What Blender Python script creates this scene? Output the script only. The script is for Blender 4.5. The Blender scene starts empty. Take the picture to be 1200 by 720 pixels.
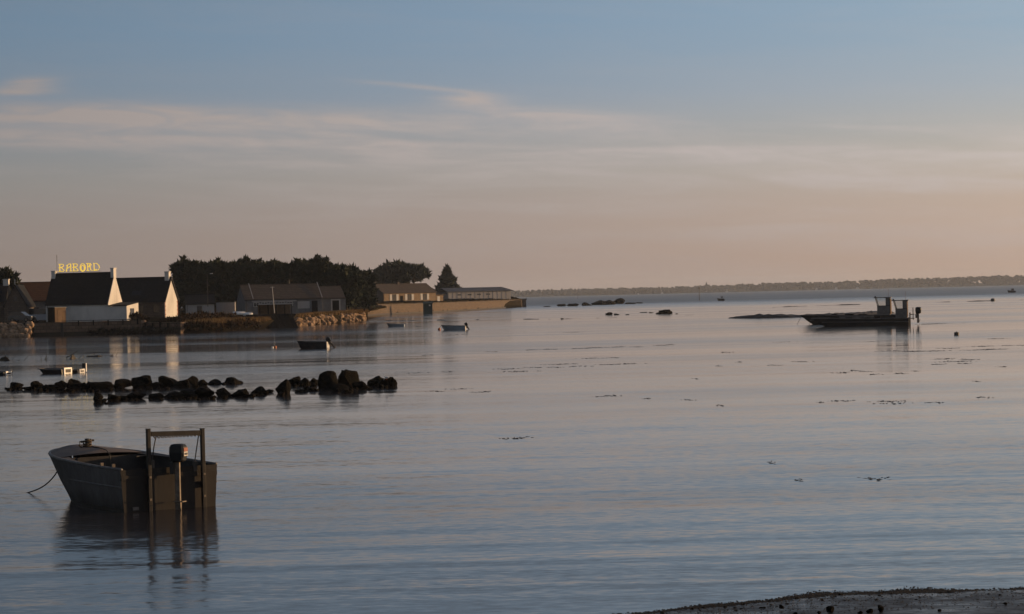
import bpy, bmesh, math, random
from mathutils import Vector, Matrix, noise as mnoise
R = math.radians
random.seed(7)
scene = bpy.context.scene
col = scene.collection

# ------------------------------------------------------------------ camera
CAMH, F, ROLL, HORIZON = 3.9, 2900.0, R(1.38), 13.0   # metres, focal length in photo pixels, horizon above centre
PITCH = math.atan(HORIZON / F)
FWD = Vector((0, math.cos(PITCH), -math.sin(PITCH)))
UP0 = Vector((0, math.sin(PITCH), math.cos(PITCH)))
RIGHT = Vector((1, 0, 0)) * math.cos(ROLL) - UP0 * math.sin(ROLL)
UP = Vector((1, 0, 0)) * math.sin(ROLL) + UP0 * math.cos(ROLL)
cam_d = bpy.data.cameras.new('camera')
cam_d.sensor_fit = 'HORIZONTAL'; cam_d.sensor_width = 36.0; cam_d.lens = 36.0 * F / 1200.0
cam_d.clip_start = 0.5; cam_d.clip_end = 30000
cam = bpy.data.objects.new('camera', cam_d); col.objects.link(cam)
m = Matrix((RIGHT, UP, -FWD)).transposed().to_4x4(); m.translation = Vector((0, 0, CAMH))
cam.matrix_world = m
scene.camera = cam

# ------------------------------------------------------------------ light
SUN_EL, SUN_A = R(4.2), R(-14.0)        # sun low on the right, somewhat beyond square-on
to_sun = Vector((math.cos(SUN_EL) * math.cos(SUN_A), -math.cos(SUN_EL) * math.sin(SUN_A), math.sin(SUN_EL)))
sun_d = bpy.data.lights.new('sun', 'SUN'); sun_d.energy = 4.8; sun_d.angle = R(0.5); sun_d.color = (1.0, 0.64, 0.33)
sun = bpy.data.objects.new('sun', sun_d); col.objects.link(sun)
sun.rotation_euler = to_sun.to_track_quat('Z', 'Y').to_euler()
scene.view_settings.view_transform = 'Standard'; scene.view_settings.look = 'None'
scene.view_settings.exposure = 0.0; scene.view_settings.gamma = 1.0; scene.view_settings.use_curve_mapping = False
scene.cycles.use_denoising = True
scene.cycles.max_bounces = 8; scene.cycles.volume_bounces = 1; scene.cycles.glossy_bounces = 4
scene.cycles.sample_clamp_indirect = 4.0

world = bpy.data.worlds.new('World'); scene.world = world; world.use_nodes = True
class NT:
    """small helper to write node trees"""
    def __init__(s, tree): s.t = tree; tree.nodes.clear()
    def n(s, kind, **kw):
        nd = s.t.nodes.new(kind)
        for k, v in kw.items():
            if hasattr(nd, k): setattr(nd, k, v)
        return nd
    def l(s, a, b): s.t.links.new(a, b)
    def put(s, sock, v):
        if hasattr(v, 'is_linked'): s.l(v, sock)
        else: sock.default_value = v
    def math(s, op, a, b=0.0, c=0.0, clamp=False):
        nd = s.n('ShaderNodeMath', operation=op, use_clamp=clamp)
        for i, v in enumerate((a, b, c)): s.put(nd.inputs[i], v)
        return nd.outputs[0]
    def vmath(s, op, a, b=(0, 0, 0)):
        nd = s.n('ShaderNodeVectorMath', operation=op); s.put(nd.inputs[0], a); s.put(nd.inputs[1], b)
        return nd.outputs[0]
    def scale(s, v, f):
        nd = s.n('ShaderNodeVectorMath', operation='SCALE'); s.put(nd.inputs[0], v); s.put(nd.inputs['Scale'], f)
        return nd.outputs[0]
    def noise(s, vec, scale=1.0, detail=2.0, rough=0.5, dist=0.0):
        nd = s.n('ShaderNodeTexNoise'); s.put(nd.inputs['Vector'], vec); nd.inputs['Scale'].default_value = scale
        nd.inputs['Detail'].default_value = detail; nd.inputs['Roughness'].default_value = rough; nd.inputs['Distortion'].default_value = dist
        return nd
    def ramp(s, f, stops, interp='LINEAR'):
        nd = s.n('ShaderNodeValToRGB'); cr = nd.color_ramp; cr.interpolation = interp
        while len(cr.elements) < len(stops): cr.elements.new(0.5)
        for e, (p, c) in zip(cr.elements, stops):
            e.position = p; e.color = (c, c, c, 1) if not hasattr(c, '__len__') else (*c[:3], 1)
        s.put(nd.inputs[0], f); return nd.outputs[0]
    def mix(s, f, a, b, blend='MIX'):
        nd = s.n('ShaderNodeMix', data_type='RGBA', blend_type=blend)
        s.put(nd.inputs['Factor'], f)
        for sock, v in ((nd.inputs[6], a), (nd.inputs[7], b)):
            s.put(sock, v if hasattr(v, 'is_linked') else (*v[:3], 1))
        return nd.outputs[2]
    def mapr(s, v, a, b, c, d):
        nd = s.n('ShaderNodeMapRange', clamp=True); s.put(nd.inputs[0], v)
        for i, x in enumerate((a, b, c, d)): nd.inputs[i + 1].default_value = x
        return nd.outputs[0]
    def sep(s, v):
        nd = s.n('ShaderNodeSeparateXYZ'); s.put(nd.inputs[0], v); return nd.outputs
    def comb(s, x, y, z):
        nd = s.n('ShaderNodeCombineXYZ')
        for i, v in enumerate((x, y, z)): s.put(nd.inputs[i], v)
        return nd.outputs[0]

def build_sky():
    t = NT(world.node_tree)
    sky = t.n('ShaderNodeTexSky', sky_type='NISHITA'); sky.sun_disc = False
    sky.sun_elevation = SUN_EL; sky.sun_rotation = R(90) + SUN_A
    sky.air_density = 1.0; sky.dust_density = 1.0; sky.ozone_density = 1.2; sky.altitude = 0
    d = t.n('ShaderNodeTexCoord').outputs['Generated']
    x, y, z = t.sep(d)
    # dusk haze band low in the sky, the same all round the horizon
    el = t.math('MULTIPLY', t.math('ARCSINE', z), 180 / math.pi)          # elevation in degrees
    az = t.math('MULTIPLY', t.math('ARCTAN2', x, y), 180 / math.pi)       # azimuth in degrees, 0 straight out to sea
    glow = t.ramp(t.math('DIVIDE', el, 90.0, clamp=True), SKY_GLOW)     # light scattered by the low dusk haze
    c = t.vmath('ADD', t.scale(sky.outputs[0], 0.5), t.scale(glow, 10.0))
    side = t.sep(t.vmath('NORMALIZE', t.comb(x, y, 0.0)))[0]              # brighter towards the sun, duller away from it
    c = t.scale(c, t.math('MULTIPLY', 2.0, t.ramp(t.mapr(side, -1, 1, 0, 1), [(0.0, 0.32), (0.4, 0.39), (0.5, 0.5), (0.6, 0.63), (0.8, 0.78), (1.0, 0.88)])))
    c = t.mix(1.0, c, t.ramp(t.mapr(side, -1, 1, 0, 1), [(0.0, (0.92, 0.985, 1.0)), (0.4, (0.945, 0.985, 1.0)), (0.5, (0.985, 0.985, 0.985)), (0.6, (1.0, 0.972, 0.93)), (1.0, (1.0, 0.95, 0.85))]), 'MULTIPLY')
    # thin cirrus: long streaks lying nearly level
    slant = t.math('ADD', el, t.math('MULTIPLY', az, 0.05))
    v1 = t.comb(t.math('MULTIPLY', az, 0.13), t.math('MULTIPLY', slant, 1.5), 3.1)
    n1 = t.noise(v1, 1.0, 5.0, 0.55, 0.6).outputs[0]
    v2 = t.comb(t.math('MULTIPLY', az, 0.45), t.math('MULTIPLY', slant, 2.6), 8.7)
    n2 = t.noise(v2, 1.0, 6.0, 0.6, 0.9).outputs[0]
    streak = t.math('MULTIPLY', t.mapr(n1, 0.40, 0.62, 0, 1), t.mapr(n2, 0.3, 0.65, 0.3, 1.0))
    band = t.ramp(t.math('DIVIDE', slant, 20.0, clamp=True), [(0.0, 0.2), (0.09, 0.45), (0.15, 0.85), (0.195, 1.0), (0.208, 0.4), (0.222, 0.07), (0.4, 0.12), (1.0, 0.2)])
    cl = t.math('MULTIPLY', streak, band)
    def puff(a0, e0, wa, we, k, slope=0.0):
        da = t.math('DIVIDE', t.math('SUBTRACT', az, a0), wa)
        e_ = t.math('SUBTRACT', el, t.math('ADD', e0, t.math('MULTIPLY', t.math('SUBTRACT', az, a0), slope)))
        de = t.math('DIVIDE', e_, we)
        q = t.math('ADD', t.math('MULTIPLY', da, da), t.math('MULTIPLY', de, de))
        g = t.math('EXPONENT', t.math('MULTIPLY', q, -1.0))
        return t.math('MULTIPLY', g, t.mapr(n2, 0.32, 0.70, k * 0.35, k * 0.9))
    for p in PUFFS:
        cl = t.math('ADD', cl, puff(*p))
    lum = t.math('MULTIPLY', t.sep(c)[1], 1.0)
    cloud_c = t.mix(1.0, CLOUD_C, t.comb(lum, lum, lum), 'MULTIPLY')
    c = t.mix(t.math('MULTIPLY', cl, 0.9, clamp=True), c, cloud_c)
    bg = t.n('ShaderNodeBackground'); t.l(c, bg.inputs[0]); bg.inputs[1].default_value = SKY_STRENGTH
    out = t.n('ShaderNodeOutputWorld'); t.l(bg.outputs[0], out.inputs[0])
SKY_STRENGTH = 0.0945
SKY_GLOW = [(0.0000, (0.325, 0.256, 0.236)), (0.0081, (0.303, 0.240, 0.235)), (0.0222, (0.297, 0.249, 0.267)), (0.0322, (0.280, 0.262, 0.292)), (0.0422, (0.238, 0.255, 0.321)), (0.0511, (0.193, 0.244, 0.354)), (0.0622, (0.157, 0.234, 0.367)), (0.0717, (0.144, 0.231, 0.373)), (0.1000, (0.148, 0.199, 0.295)), (0.1556, (0.151, 0.177, 0.233)), (0.2778, (0.133, 0.146, 0.188)), (0.5000, (0.095, 0.110, 0.161)), (1.0000, (0.064, 0.077, 0.131))]
CLOUD_C = (1.36, 1.20, 1.14)
PUFFS = [(-0.75, 4.55, 0.75, 0.17, 1.5, -0.05), (-1.9, 4.85, 1.3, 0.06, 1.0, -0.12), (-10.9, 5.05, 0.6, 0.15, 1.5, 0.05), (-11.3, 4.9, 0.9, 0.09, 1.1, 0.0), (-9.0, 4.40, 2.0, 0.22, 1.9, -0.03), (1.3, 4.15, 1.9, 0.16, 1.1, -0.07), (-5.0, 4.15, 4.2, 0.2, 1.0, -0.03), (-8.0, 3.75, 5.0, 0.2, 0.9, -0.03), (-1.0, 3.5, 5.0, 0.08, 0.8, -0.05)]
build_sky()

# ------------------------------------------------------------------ helpers
def ray(px, py): return FWD + RIGHT * ((px - 600) / F) - UP * ((py - 360) / F)
def W(px, py, z=0.0):
    d = ray(px, py); s = (z - CAMH) / d.z
    return Vector((d.x * s, d.y * s, z))
def at(px, py, Y):
    d = ray(px, py); s = Y / d.y
    return Vector((d.x * s, Y, CAMH + d.z * s))
def hor(px): return 360 - HORIZON - (px - 600) * math.tan(ROLL)
def GX(px, Y): return at(px, hor(px), Y).x
def ppm(Y): return F / Y
ORD = 'first second third fourth fifth sixth seventh eighth ninth tenth eleventh twelfth thirteenth fourteenth fifteenth sixteenth seventeenth eighteenth nineteenth twentieth'.split()
ORD += ['twenty-' + w for w in ORD[:9]] + ['thirtieth'] + ['thirty-' + w for w in ORD[:9]]

def tag(o, label=None, cat=None, group=None, kind=None):
    for k, v in (('label', label), ('category', cat), ('group', group), ('kind', kind)):
        if v: o[k] = v
    return o
def empty(name, loc=(0, 0, 0), rz=0.0, label=None, cat=None, group=None):
    o = bpy.data.objects.new(name, None); col.objects.link(o)
    o.location = loc; o.rotation_euler = (0, 0, rz); o.empty_display_size = 0.2
    return tag(o, label, cat, group)

class MB:
    """collects shapes and links them as one mesh object"""
    def __init__(s): s.v = []; s.f = []
    def add(s, vs, fs, M=None):
        k = len(s.v)
        s.v += [tuple(M @ Vector(p)) if M else tuple(p) for p in vs]
        s.f += [tuple(i + k for i in f) for f in fs]
        return s
    def box(s, x0, x1, y0, y1, z0, z1, M=None):
        vs = [(x, y, z) for z in (z0, z1) for x, y in ((x0, y0), (x1, y0), (x1, y1), (x0, y1))]
        return s.add(vs, [(3, 2, 1, 0), (4, 5, 6, 7), (0, 1, 5, 4), (1, 2, 6, 5), (2, 3, 7, 6), (3, 0, 4, 7)], M)
    def prism(s, poly, y0, y1, M=None):
        """polygon in the xz plane pushed along y"""
        n = len(poly)
        vs = [(x, y0, z) for x, z in poly] + [(x, y1, z) for x, z in poly]
        fs = [tuple(range(n)), tuple(range(2 * n - 1, n - 1, -1))] + [(i, i + n, (i + 1) % n + n, (i + 1) % n) for i in range(n)]
        return s.add(vs, fs, M)
    def tube(s, pts, r, n=6, M=None, caps=True):
        pts = [Vector(p) for p in pts]; rr = r if hasattr(r, '__len__') else [r] * len(pts)
        vs, fs = [], []
        for i, p in enumerate(pts):
            d = (pts[min(i + 1, len(pts) - 1)] - pts[max(i - 1, 0)]).normalized()
            a = Vector((0, 0, 1)) if abs(d.z) < 0.9 else Vector((1, 0, 0))
            u = d.cross(a).normalized(); w = d.cross(u)
            vs += [p + (u * math.cos(2 * math.pi * k / n) + w * math.sin(2 * math.pi * k / n)) * rr[i] for k in range(n)]
        for i in range(len(pts) - 1):
            fs += [(i * n + k, i * n + (k + 1) % n, (i + 1) * n + (k + 1) % n, (i + 1) * n + k) for k in range(n)]
        if caps: fs += [tuple(range(n - 1, -1, -1)), tuple(range((len(pts) - 1) * n, len(pts) * n))]
        return s.add(vs, fs, M)
    def rings(s, rings, closed=True, caps=(True, True), M=None):
        n = len(rings[0]); vs = [p for r in rings for p in r]; fs = []
        for i in range(len(rings) - 1):
            for k in range(n if closed else n - 1):
                fs.append((i * n + k, i * n + (k + 1) % n, (i + 1) * n + (k + 1) % n, (i + 1) * n + k))
        if caps[0]: fs.append(tuple(range(n - 1, -1, -1)))
        if caps[1]: fs.append(tuple(range((len(rings) - 1) * n, len(rings) * n)))
        return s.add(vs, fs, M)
    def lathe(s, prof, n=12, M=None):
        return s.rings([[(r * math.cos(2 * math.pi * k / n), r * math.sin(2 * math.pi * k / n), z) for k in range(n)] for r, z in prof], M=M)
    def build(s, name, mat, parent=None, smooth=False, bevel=0.0, loc=None, rot=None):
        me = bpy.data.meshes.new(name); me.from_pydata(s.v, [], s.f); me.validate()
        bm = bmesh.new(); bm.from_mesh(me); bmesh.ops.recalc_face_normals(bm, faces=bm.faces)
        if bevel: bmesh.ops.bevel(bm, geom=bm.edges[:], offset=bevel, segments=2, affect='EDGES', profile=0.6)
        bm.to_mesh(me); bm.free()
        if smooth: me.polygons.foreach_set('use_smooth', [True] * len(me.polygons))
        if mat: me.materials.append(mat)
        o = bpy.data.objects.new(name, me); col.objects.link(o)
        if parent: o.parent = parent
        if loc is not None: o.location = loc
        if rot is not None: o.rotation_euler = rot
        return o
def part(name, mat, parent, *boxes, **kw):
    b = MB()
    for q in boxes: b.box(*q)
    return b.build(name, mat, parent, **kw)

# ------------------------------------------------------------------ materials
def pmat(name, c1, c2=None, scale=3.0, rough=0.8, bump=0.0, bscale=None, spec=0.3, metal=0.0, stretch=(1, 1, 1), detail=5.0, lo=0.35, hi=0.65, bdist=0.02, coords='Object', emit=None):
    m = bpy.data.materials.new(name); m.use_nodes = True
    t = NT(m.node_tree)
    b = t.n('ShaderNodeBsdfPrincipled'); out = t.n('ShaderNodeOutputMaterial'); t.l(b.outputs[0], out.inputs[0])
    v = t.vmath('MULTIPLY', t.n('ShaderNodeTexCoord').outputs[coords], stretch)
    if c2 is None: c2 = tuple(x * 0.7 for x in c1)
    n1 = t.noise(v, scale, detail, 0.6).outputs[0]
    n2 = t.noise(v, scale * 6.3, 3.0, 0.6).outputs[0]
    f = t.math('ADD', t.mapr(n1, lo, hi, 0, 0.8), t.mapr(n2, 0.3, 0.7, 0, 0.2))
    t.l(t.mix(f, c1, c2), b.inputs['Base Color'])
    t.l(t.mapr(n2, 0.3, 0.7, max(rough - 0.1, 0.02), min(rough + 0.1, 1)), b.inputs['Roughness'])
    b.inputs['Specular IOR Level'].default_value = spec; b.inputs['Metallic'].default_value = metal
    if emit:
        b.inputs['Emission Color'].default_value = (*emit[0], 1); b.inputs['Emission Strength'].default_value = emit[1]
    if bump:
        bp = t.n('ShaderNodeBump'); bp.inputs['Strength'].default_value = bump; bp.inputs['Distance'].default_value = bdist
        t.l(t.noise(v, bscale or scale * 4, 5.0, 0.65).outputs[0], bp.inputs['Height']); t.l(bp.outputs[0], b.inputs['Normal'])
    return m
def bricks(name, c1, c2, mortar, w=0.5, h=0.25, msize=0.02, bump=0.6, rough=0.85, rowdir='xz', msm=0.2):
    m = bpy.data.materials.new(name); m.use_nodes = True
    t = NT(m.node_tree)
    b = t.n('ShaderNodeBsdfPrincipled'); out = t.n('ShaderNodeOutputMaterial'); t.l(b.outputs[0], out.inputs[0])
    g = t.n('ShaderNodeTexCoord').outputs['Object']; x, y, z = t.sep(g)
    v = t.comb(t.math('ADD', x, y), z if rowdir == 'xz' else t.math('MULTIPLY', z, 1.0), 0.0)
    v = t.vmath('ADD', v, t.scale(t.noise(g, 1.3, 2.0).outputs['Color'], 0.12))
    br = t.n('ShaderNodeTexBrick'); t.l(v, br.inputs['Vector'])
    br.inputs['Scale'].default_value = 1.0; br.inputs['Brick Width'].default_value = w; br.inputs['Row Height'].default_value = h
    br.inputs['Mortar Size'].default_value = msize; br.inputs['Mortar Smooth'].default_value = msm
    br.inputs['Color1'].default_value = (*c1, 1); br.inputs['Color2'].default_value = (*c2, 1); br.inputs['Mortar'].default_value = (*mortar, 1)
    n = t.noise(g, 2.0, 5.0, 0.65).outputs[0]
    t.l(t.mix(t.mapr(n, 0.35, 0.7, 0.0, 0.55), br.outputs[0], tuple(q * 0.45 for q in c1)), b.inputs['Base Color'])
    b.inputs['Roughness'].default_value = rough; b.inputs['Specular IOR Level'].default_value = 0.2
    bp = t.n('ShaderNodeBump'); bp.inputs['Strength'].default_value = bump; bp.inputs['Distance'].default_value = 0.03; bp.invert = True
    t.l(t.math('ADD', br.outputs[1], t.math('MULTIPLY', n, -0.5)), bp.inputs['Height']); t.l(bp.outputs[0], b.inputs['Normal'])
    return m

M = {}
M['rock'] = pmat('dark_weedy_rock', (0.0055, 0.0052, 0.0045), (0.0135, 0.0105, 0.007), 2.6, 0.95, 0.9, 7, bdist=0.08, spec=0.05)
M['rock_dry'] = pmat('dry_granite', (0.30, 0.20, 0.125), (0.12, 0.08, 0.052), 1.6, 0.9, 0.8, 5, bdist=0.06)
M['weed'] = pmat('brown_seaweed', (0.016, 0.012, 0.008), (0.034, 0.024, 0.012), 4, 0.6, 0.6, 14, spec=0.3)
M['hull_grey'] = pmat('weathered_grey_hull', (0.135, 0.127, 0.125), (0.080, 0.071, 0.064), 1.8, 0.65, 0.3, 9, bdist=0.01, spec=0.25, stretch=(1, 1, 0.45))
M['transom'] = pmat('shade_toned_transom_board', (0.020, 0.018, 0.017), (0.031, 0.026, 0.023), 2.4, 0.7, 0.3, 9, bdist=0.01, spec=0.2, stretch=(1, 1, 0.3))  # brownish board, its colour darkened to counter the sun on the stern
M['hull_rim'] = pmat('worn_rim_paint', (0.16, 0.15, 0.145), (0.07, 0.062, 0.056), 7, 0.55, 0.2)
M['deck'] = pmat('stained_foredeck', (0.165, 0.125, 0.10), (0.085, 0.078, 0.076), 1.6, 0.75, 0.3, 12, bdist=0.008, spec=0.2)
M['inside'] = pmat('dark_boat_inside', (0.05, 0.047, 0.046), (0.034, 0.030, 0.028), 3, 0.85, 0.3, spec=0.15)
M['steel'] = pmat('dull_galvanised_steel', (0.024, 0.021, 0.0185), (0.012, 0.0105, 0.0095), 8, 0.6, 0.2, spec=0.25)
M['black_plastic'] = pmat('black_cowling', (0.007, 0.007, 0.0075), (0.013, 0.013, 0.014), 6, 0.4, spec=0.35)
M['alu'] = pmat('scuffed_aluminium', (0.22, 0.175, 0.135), (0.09, 0.068, 0.05), 12, 0.55, 0.2, spec=0.3)
M['sticker'] = pmat('white_decal', (0.50, 0.47, 0.43), (0.40, 0.37, 0.34), 8, 0.5)
M['sticker_red'] = pmat('red_decal', (0.26, 0.085, 0.05), (0.2, 0.06, 0.04), 8, 0.5)
M['rope'] = pmat('old_rope', (0.10, 0.07, 0.04), (0.045, 0.032, 0.02), 25, 0.9, 0.6, 60)
M['rope_dark'] = pmat('wet_dark_rope', (0.03, 0.028, 0.025), (0.05, 0.045, 0.04), 20, 0.8)
M['white_wall'] = pmat('white_limewash', (0.57, 0.545, 0.51), (0.40, 0.38, 0.355), 0.45, 0.92, 0.3, 6, bdist=0.02, spec=0.1, lo=0.42, hi=0.7, stretch=(1, 1, 0.6))
M['white_trim'] = pmat('white_trim_paint', (0.52, 0.50, 0.47), (0.40, 0.38, 0.36), 3, 0.8)
M['white_boat'] = pmat('white_gelcoat', (0.70, 0.69, 0.66), (0.5, 0.48, 0.45), 2, 0.4, spec=0.5)
M['slate'] = bricks('slate_roof', (0.009, 0.0095, 0.011), (0.016, 0.0165, 0.018), (0.005, 0.005, 0.0055), 0.3, 0.2, 0.012, 0.4, 0.9)
M['terracotta'] = bricks('terracotta_roof', (0.13, 0.052, 0.022), (0.085, 0.036, 0.017), (0.035, 0.016, 0.01), 0.3, 0.3, 0.03, 0.8)
M['old_tile'] = bricks('old_brown_tile_roof', (0.10, 0.074, 0.057), (0.068, 0.052, 0.042), (0.04, 0.03, 0.025), 0.35, 0.3, 0.03, 0.7)
M['stone_wall'] = bricks('granite_rubble_wall', (0.13, 0.10, 0.078), (0.085, 0.066, 0.052), (0.06, 0.05, 0.042), 0.5, 0.28, 0.03)
M['gold_stone'] = bricks('yellow_granite_wall', (0.155, 0.112, 0.08), (0.088, 0.065, 0.05), (0.06, 0.047, 0.038), 0.9, 0.42, 0.04)
M['cottage_stone'] = bricks('cottage_granite', (0.29, 0.205, 0.13), (0.22, 0.155, 0.10), (0.15, 0.115, 0.085), 0.6, 0.32, 0.03)
M['quay'] = bricks('quay_stone', (0.19, 0.125, 0.085), (0.12, 0.08, 0.056), (0.06, 0.045, 0.035), 0.9, 0.45, 0.04)
M['brick_red'] = pmat('red_brick_quoin', (0.26, 0.10, 0.06), (0.18, 0.07, 0.045), 5, 0.9, 0.4)
M['grey_render'] = pmat('grey_render', (0.15, 0.15, 0.155), (0.09, 0.09, 0.095), 1.2, 0.9, 0.2)
M['pale_clad'] = pmat('pale_cladding', (0.33, 0.31, 0.30), (0.27, 0.255, 0.25), 0.6, 0.8, stretch=(1, 1, 0.2), spec=0.15)
M['grey_roof'] = pmat('grey_sheet_roof', (0.075, 0.078, 0.088), (0.055, 0.057, 0.066), 1.5, 0.65)
M['glass'] = pmat('dark_window_glass', (0.02, 0.024, 0.028), (0.03, 0.032, 0.036), 2, 0.08, spec=0.6)
M['frame_dark'] = pmat('dark_frame_paint', (0.035, 0.03, 0.028), None, 4, 0.6)
M['wood'] = pmat('weathered_planks', (0.14, 0.088, 0.05), (0.075, 0.048, 0.03), 3, 0.85, 0.4, 10, stretch=(4, 4, 0.5))
M['dark_wood'] = pmat('dark_boards', (0.016, 0.014, 0.012), (0.009, 0.008, 0.0075), 3, 0.95, 0.3, 10, stretch=(4, 4, 0.5), spec=0.0)
M['iron'] = pmat('dark_iron', (0.03, 0.028, 0.027), (0.05, 0.04, 0.034), 8, 0.6, spec=0.4)
M['pine'] = pmat('pine_needles', (0.018, 0.024, 0.014), (0.036, 0.040, 0.021), 1.2, 0.85, spec=0.1)
M['bark'] = pmat('pine_bark', (0.06, 0.042, 0.03), (0.03, 0.022, 0.017), 5, 0.95, 0.6)
M['bush'] = pmat('brown_scrub', (0.052, 0.028, 0.014), (0.022, 0.018, 0.009), 0.7, 0.9, spec=0.05)
M['dry_grass'] = pmat('dry_shore_grass', (0.20, 0.125, 0.055), (0.09, 0.058, 0.027), 0.8, 0.9, spec=0.05)
M['land'] = pmat('shore_turf', (0.028, 0.021, 0.012), (0.016, 0.0135, 0.009), 0.25, 0.95, 0.8, 2.5, bdist=0.1, spec=0.05)
M['far_land'] = pmat('far_fields', (0.06, 0.055, 0.035), (0.045, 0.042, 0.028), 0.004, 0.95, spec=0.1)
M['far_wood'] = pmat('far_tree_crowns', (0.009, 0.0105, 0.010), (0.016, 0.014, 0.011), 0.03, 0.95, spec=0.0)
M['mud'] = pmat('wet_sandbar', (0.035, 0.027, 0.021), (0.018, 0.014, 0.012), 0.8, 0.6, 0.5, 6, spec=0.3)
M['blue_hull'] = pmat('blue_grey_hull', (0.24, 0.28, 0.32), (0.19, 0.22, 0.25), 2, 0.5, spec=0.3)
M['navy_hull'] = pmat('navy_hull', (0.012, 0.013, 0.017), (0.02, 0.02, 0.024), 2, 0.5, spec=0.3)
M['cabin_grey'] = pmat('grey_cabin_plates', (0.17, 0.155, 0.145), (0.10, 0.088, 0.08), 2.5, 0.65, 0.2, spec=0.25)
M['barge_hull'] = pmat('black_barge_hull', (0.010, 0.0098, 0.010), (0.022, 0.018, 0.016), 1.5, 0.65, 0.3, spec=0.2)
M['buoy_orange'] = pmat('orange_buoy', (0.45, 0.14, 0.04), (0.35, 0.10, 0.03), 6, 0.5)
M['buoy_dark'] = pmat('dark_buoy', (0.035, 0.03, 0.028), (0.06, 0.05, 0.04), 6, 0.6)
M['teal'] = pmat('teal_paint', (0.022, 0.046, 0.043), (0.015, 0.032, 0.032), 2, 0.75)
M['car_paint'] = pmat('dark_car_paint', (0.03, 0.032, 0.036), (0.04, 0.042, 0.046), 3, 0.25, spec=0.6)
M['van_paint'] = pmat('pale_van_paint', (0.42, 0.44, 0.47), (0.36, 0.37, 0.4), 3, 0.35, spec=0.5)
M['tyre'] = pmat('black_tyre', (0.015, 0.015, 0.015), (0.022, 0.02, 0.02), 8, 0.9)
M['gull_white'] = pmat('white_feathers', (0.78, 0.76, 0.73), (0.68, 0.66, 0.64), 9, 0.8)
M['gull_grey'] = pmat('grey_feathers', (0.30, 0.31, 0.33), (0.24, 0.25, 0.27), 9, 0.8)
M['caption_glow'] = pmat('glowing_caption_letter', (0.80, 0.55, 0.05), (0.75, 0.5, 0.04), 3, 0.5, emit=((1.0, 0.68, 0.06), 0.75))  # glow added to the caption letters

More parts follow.
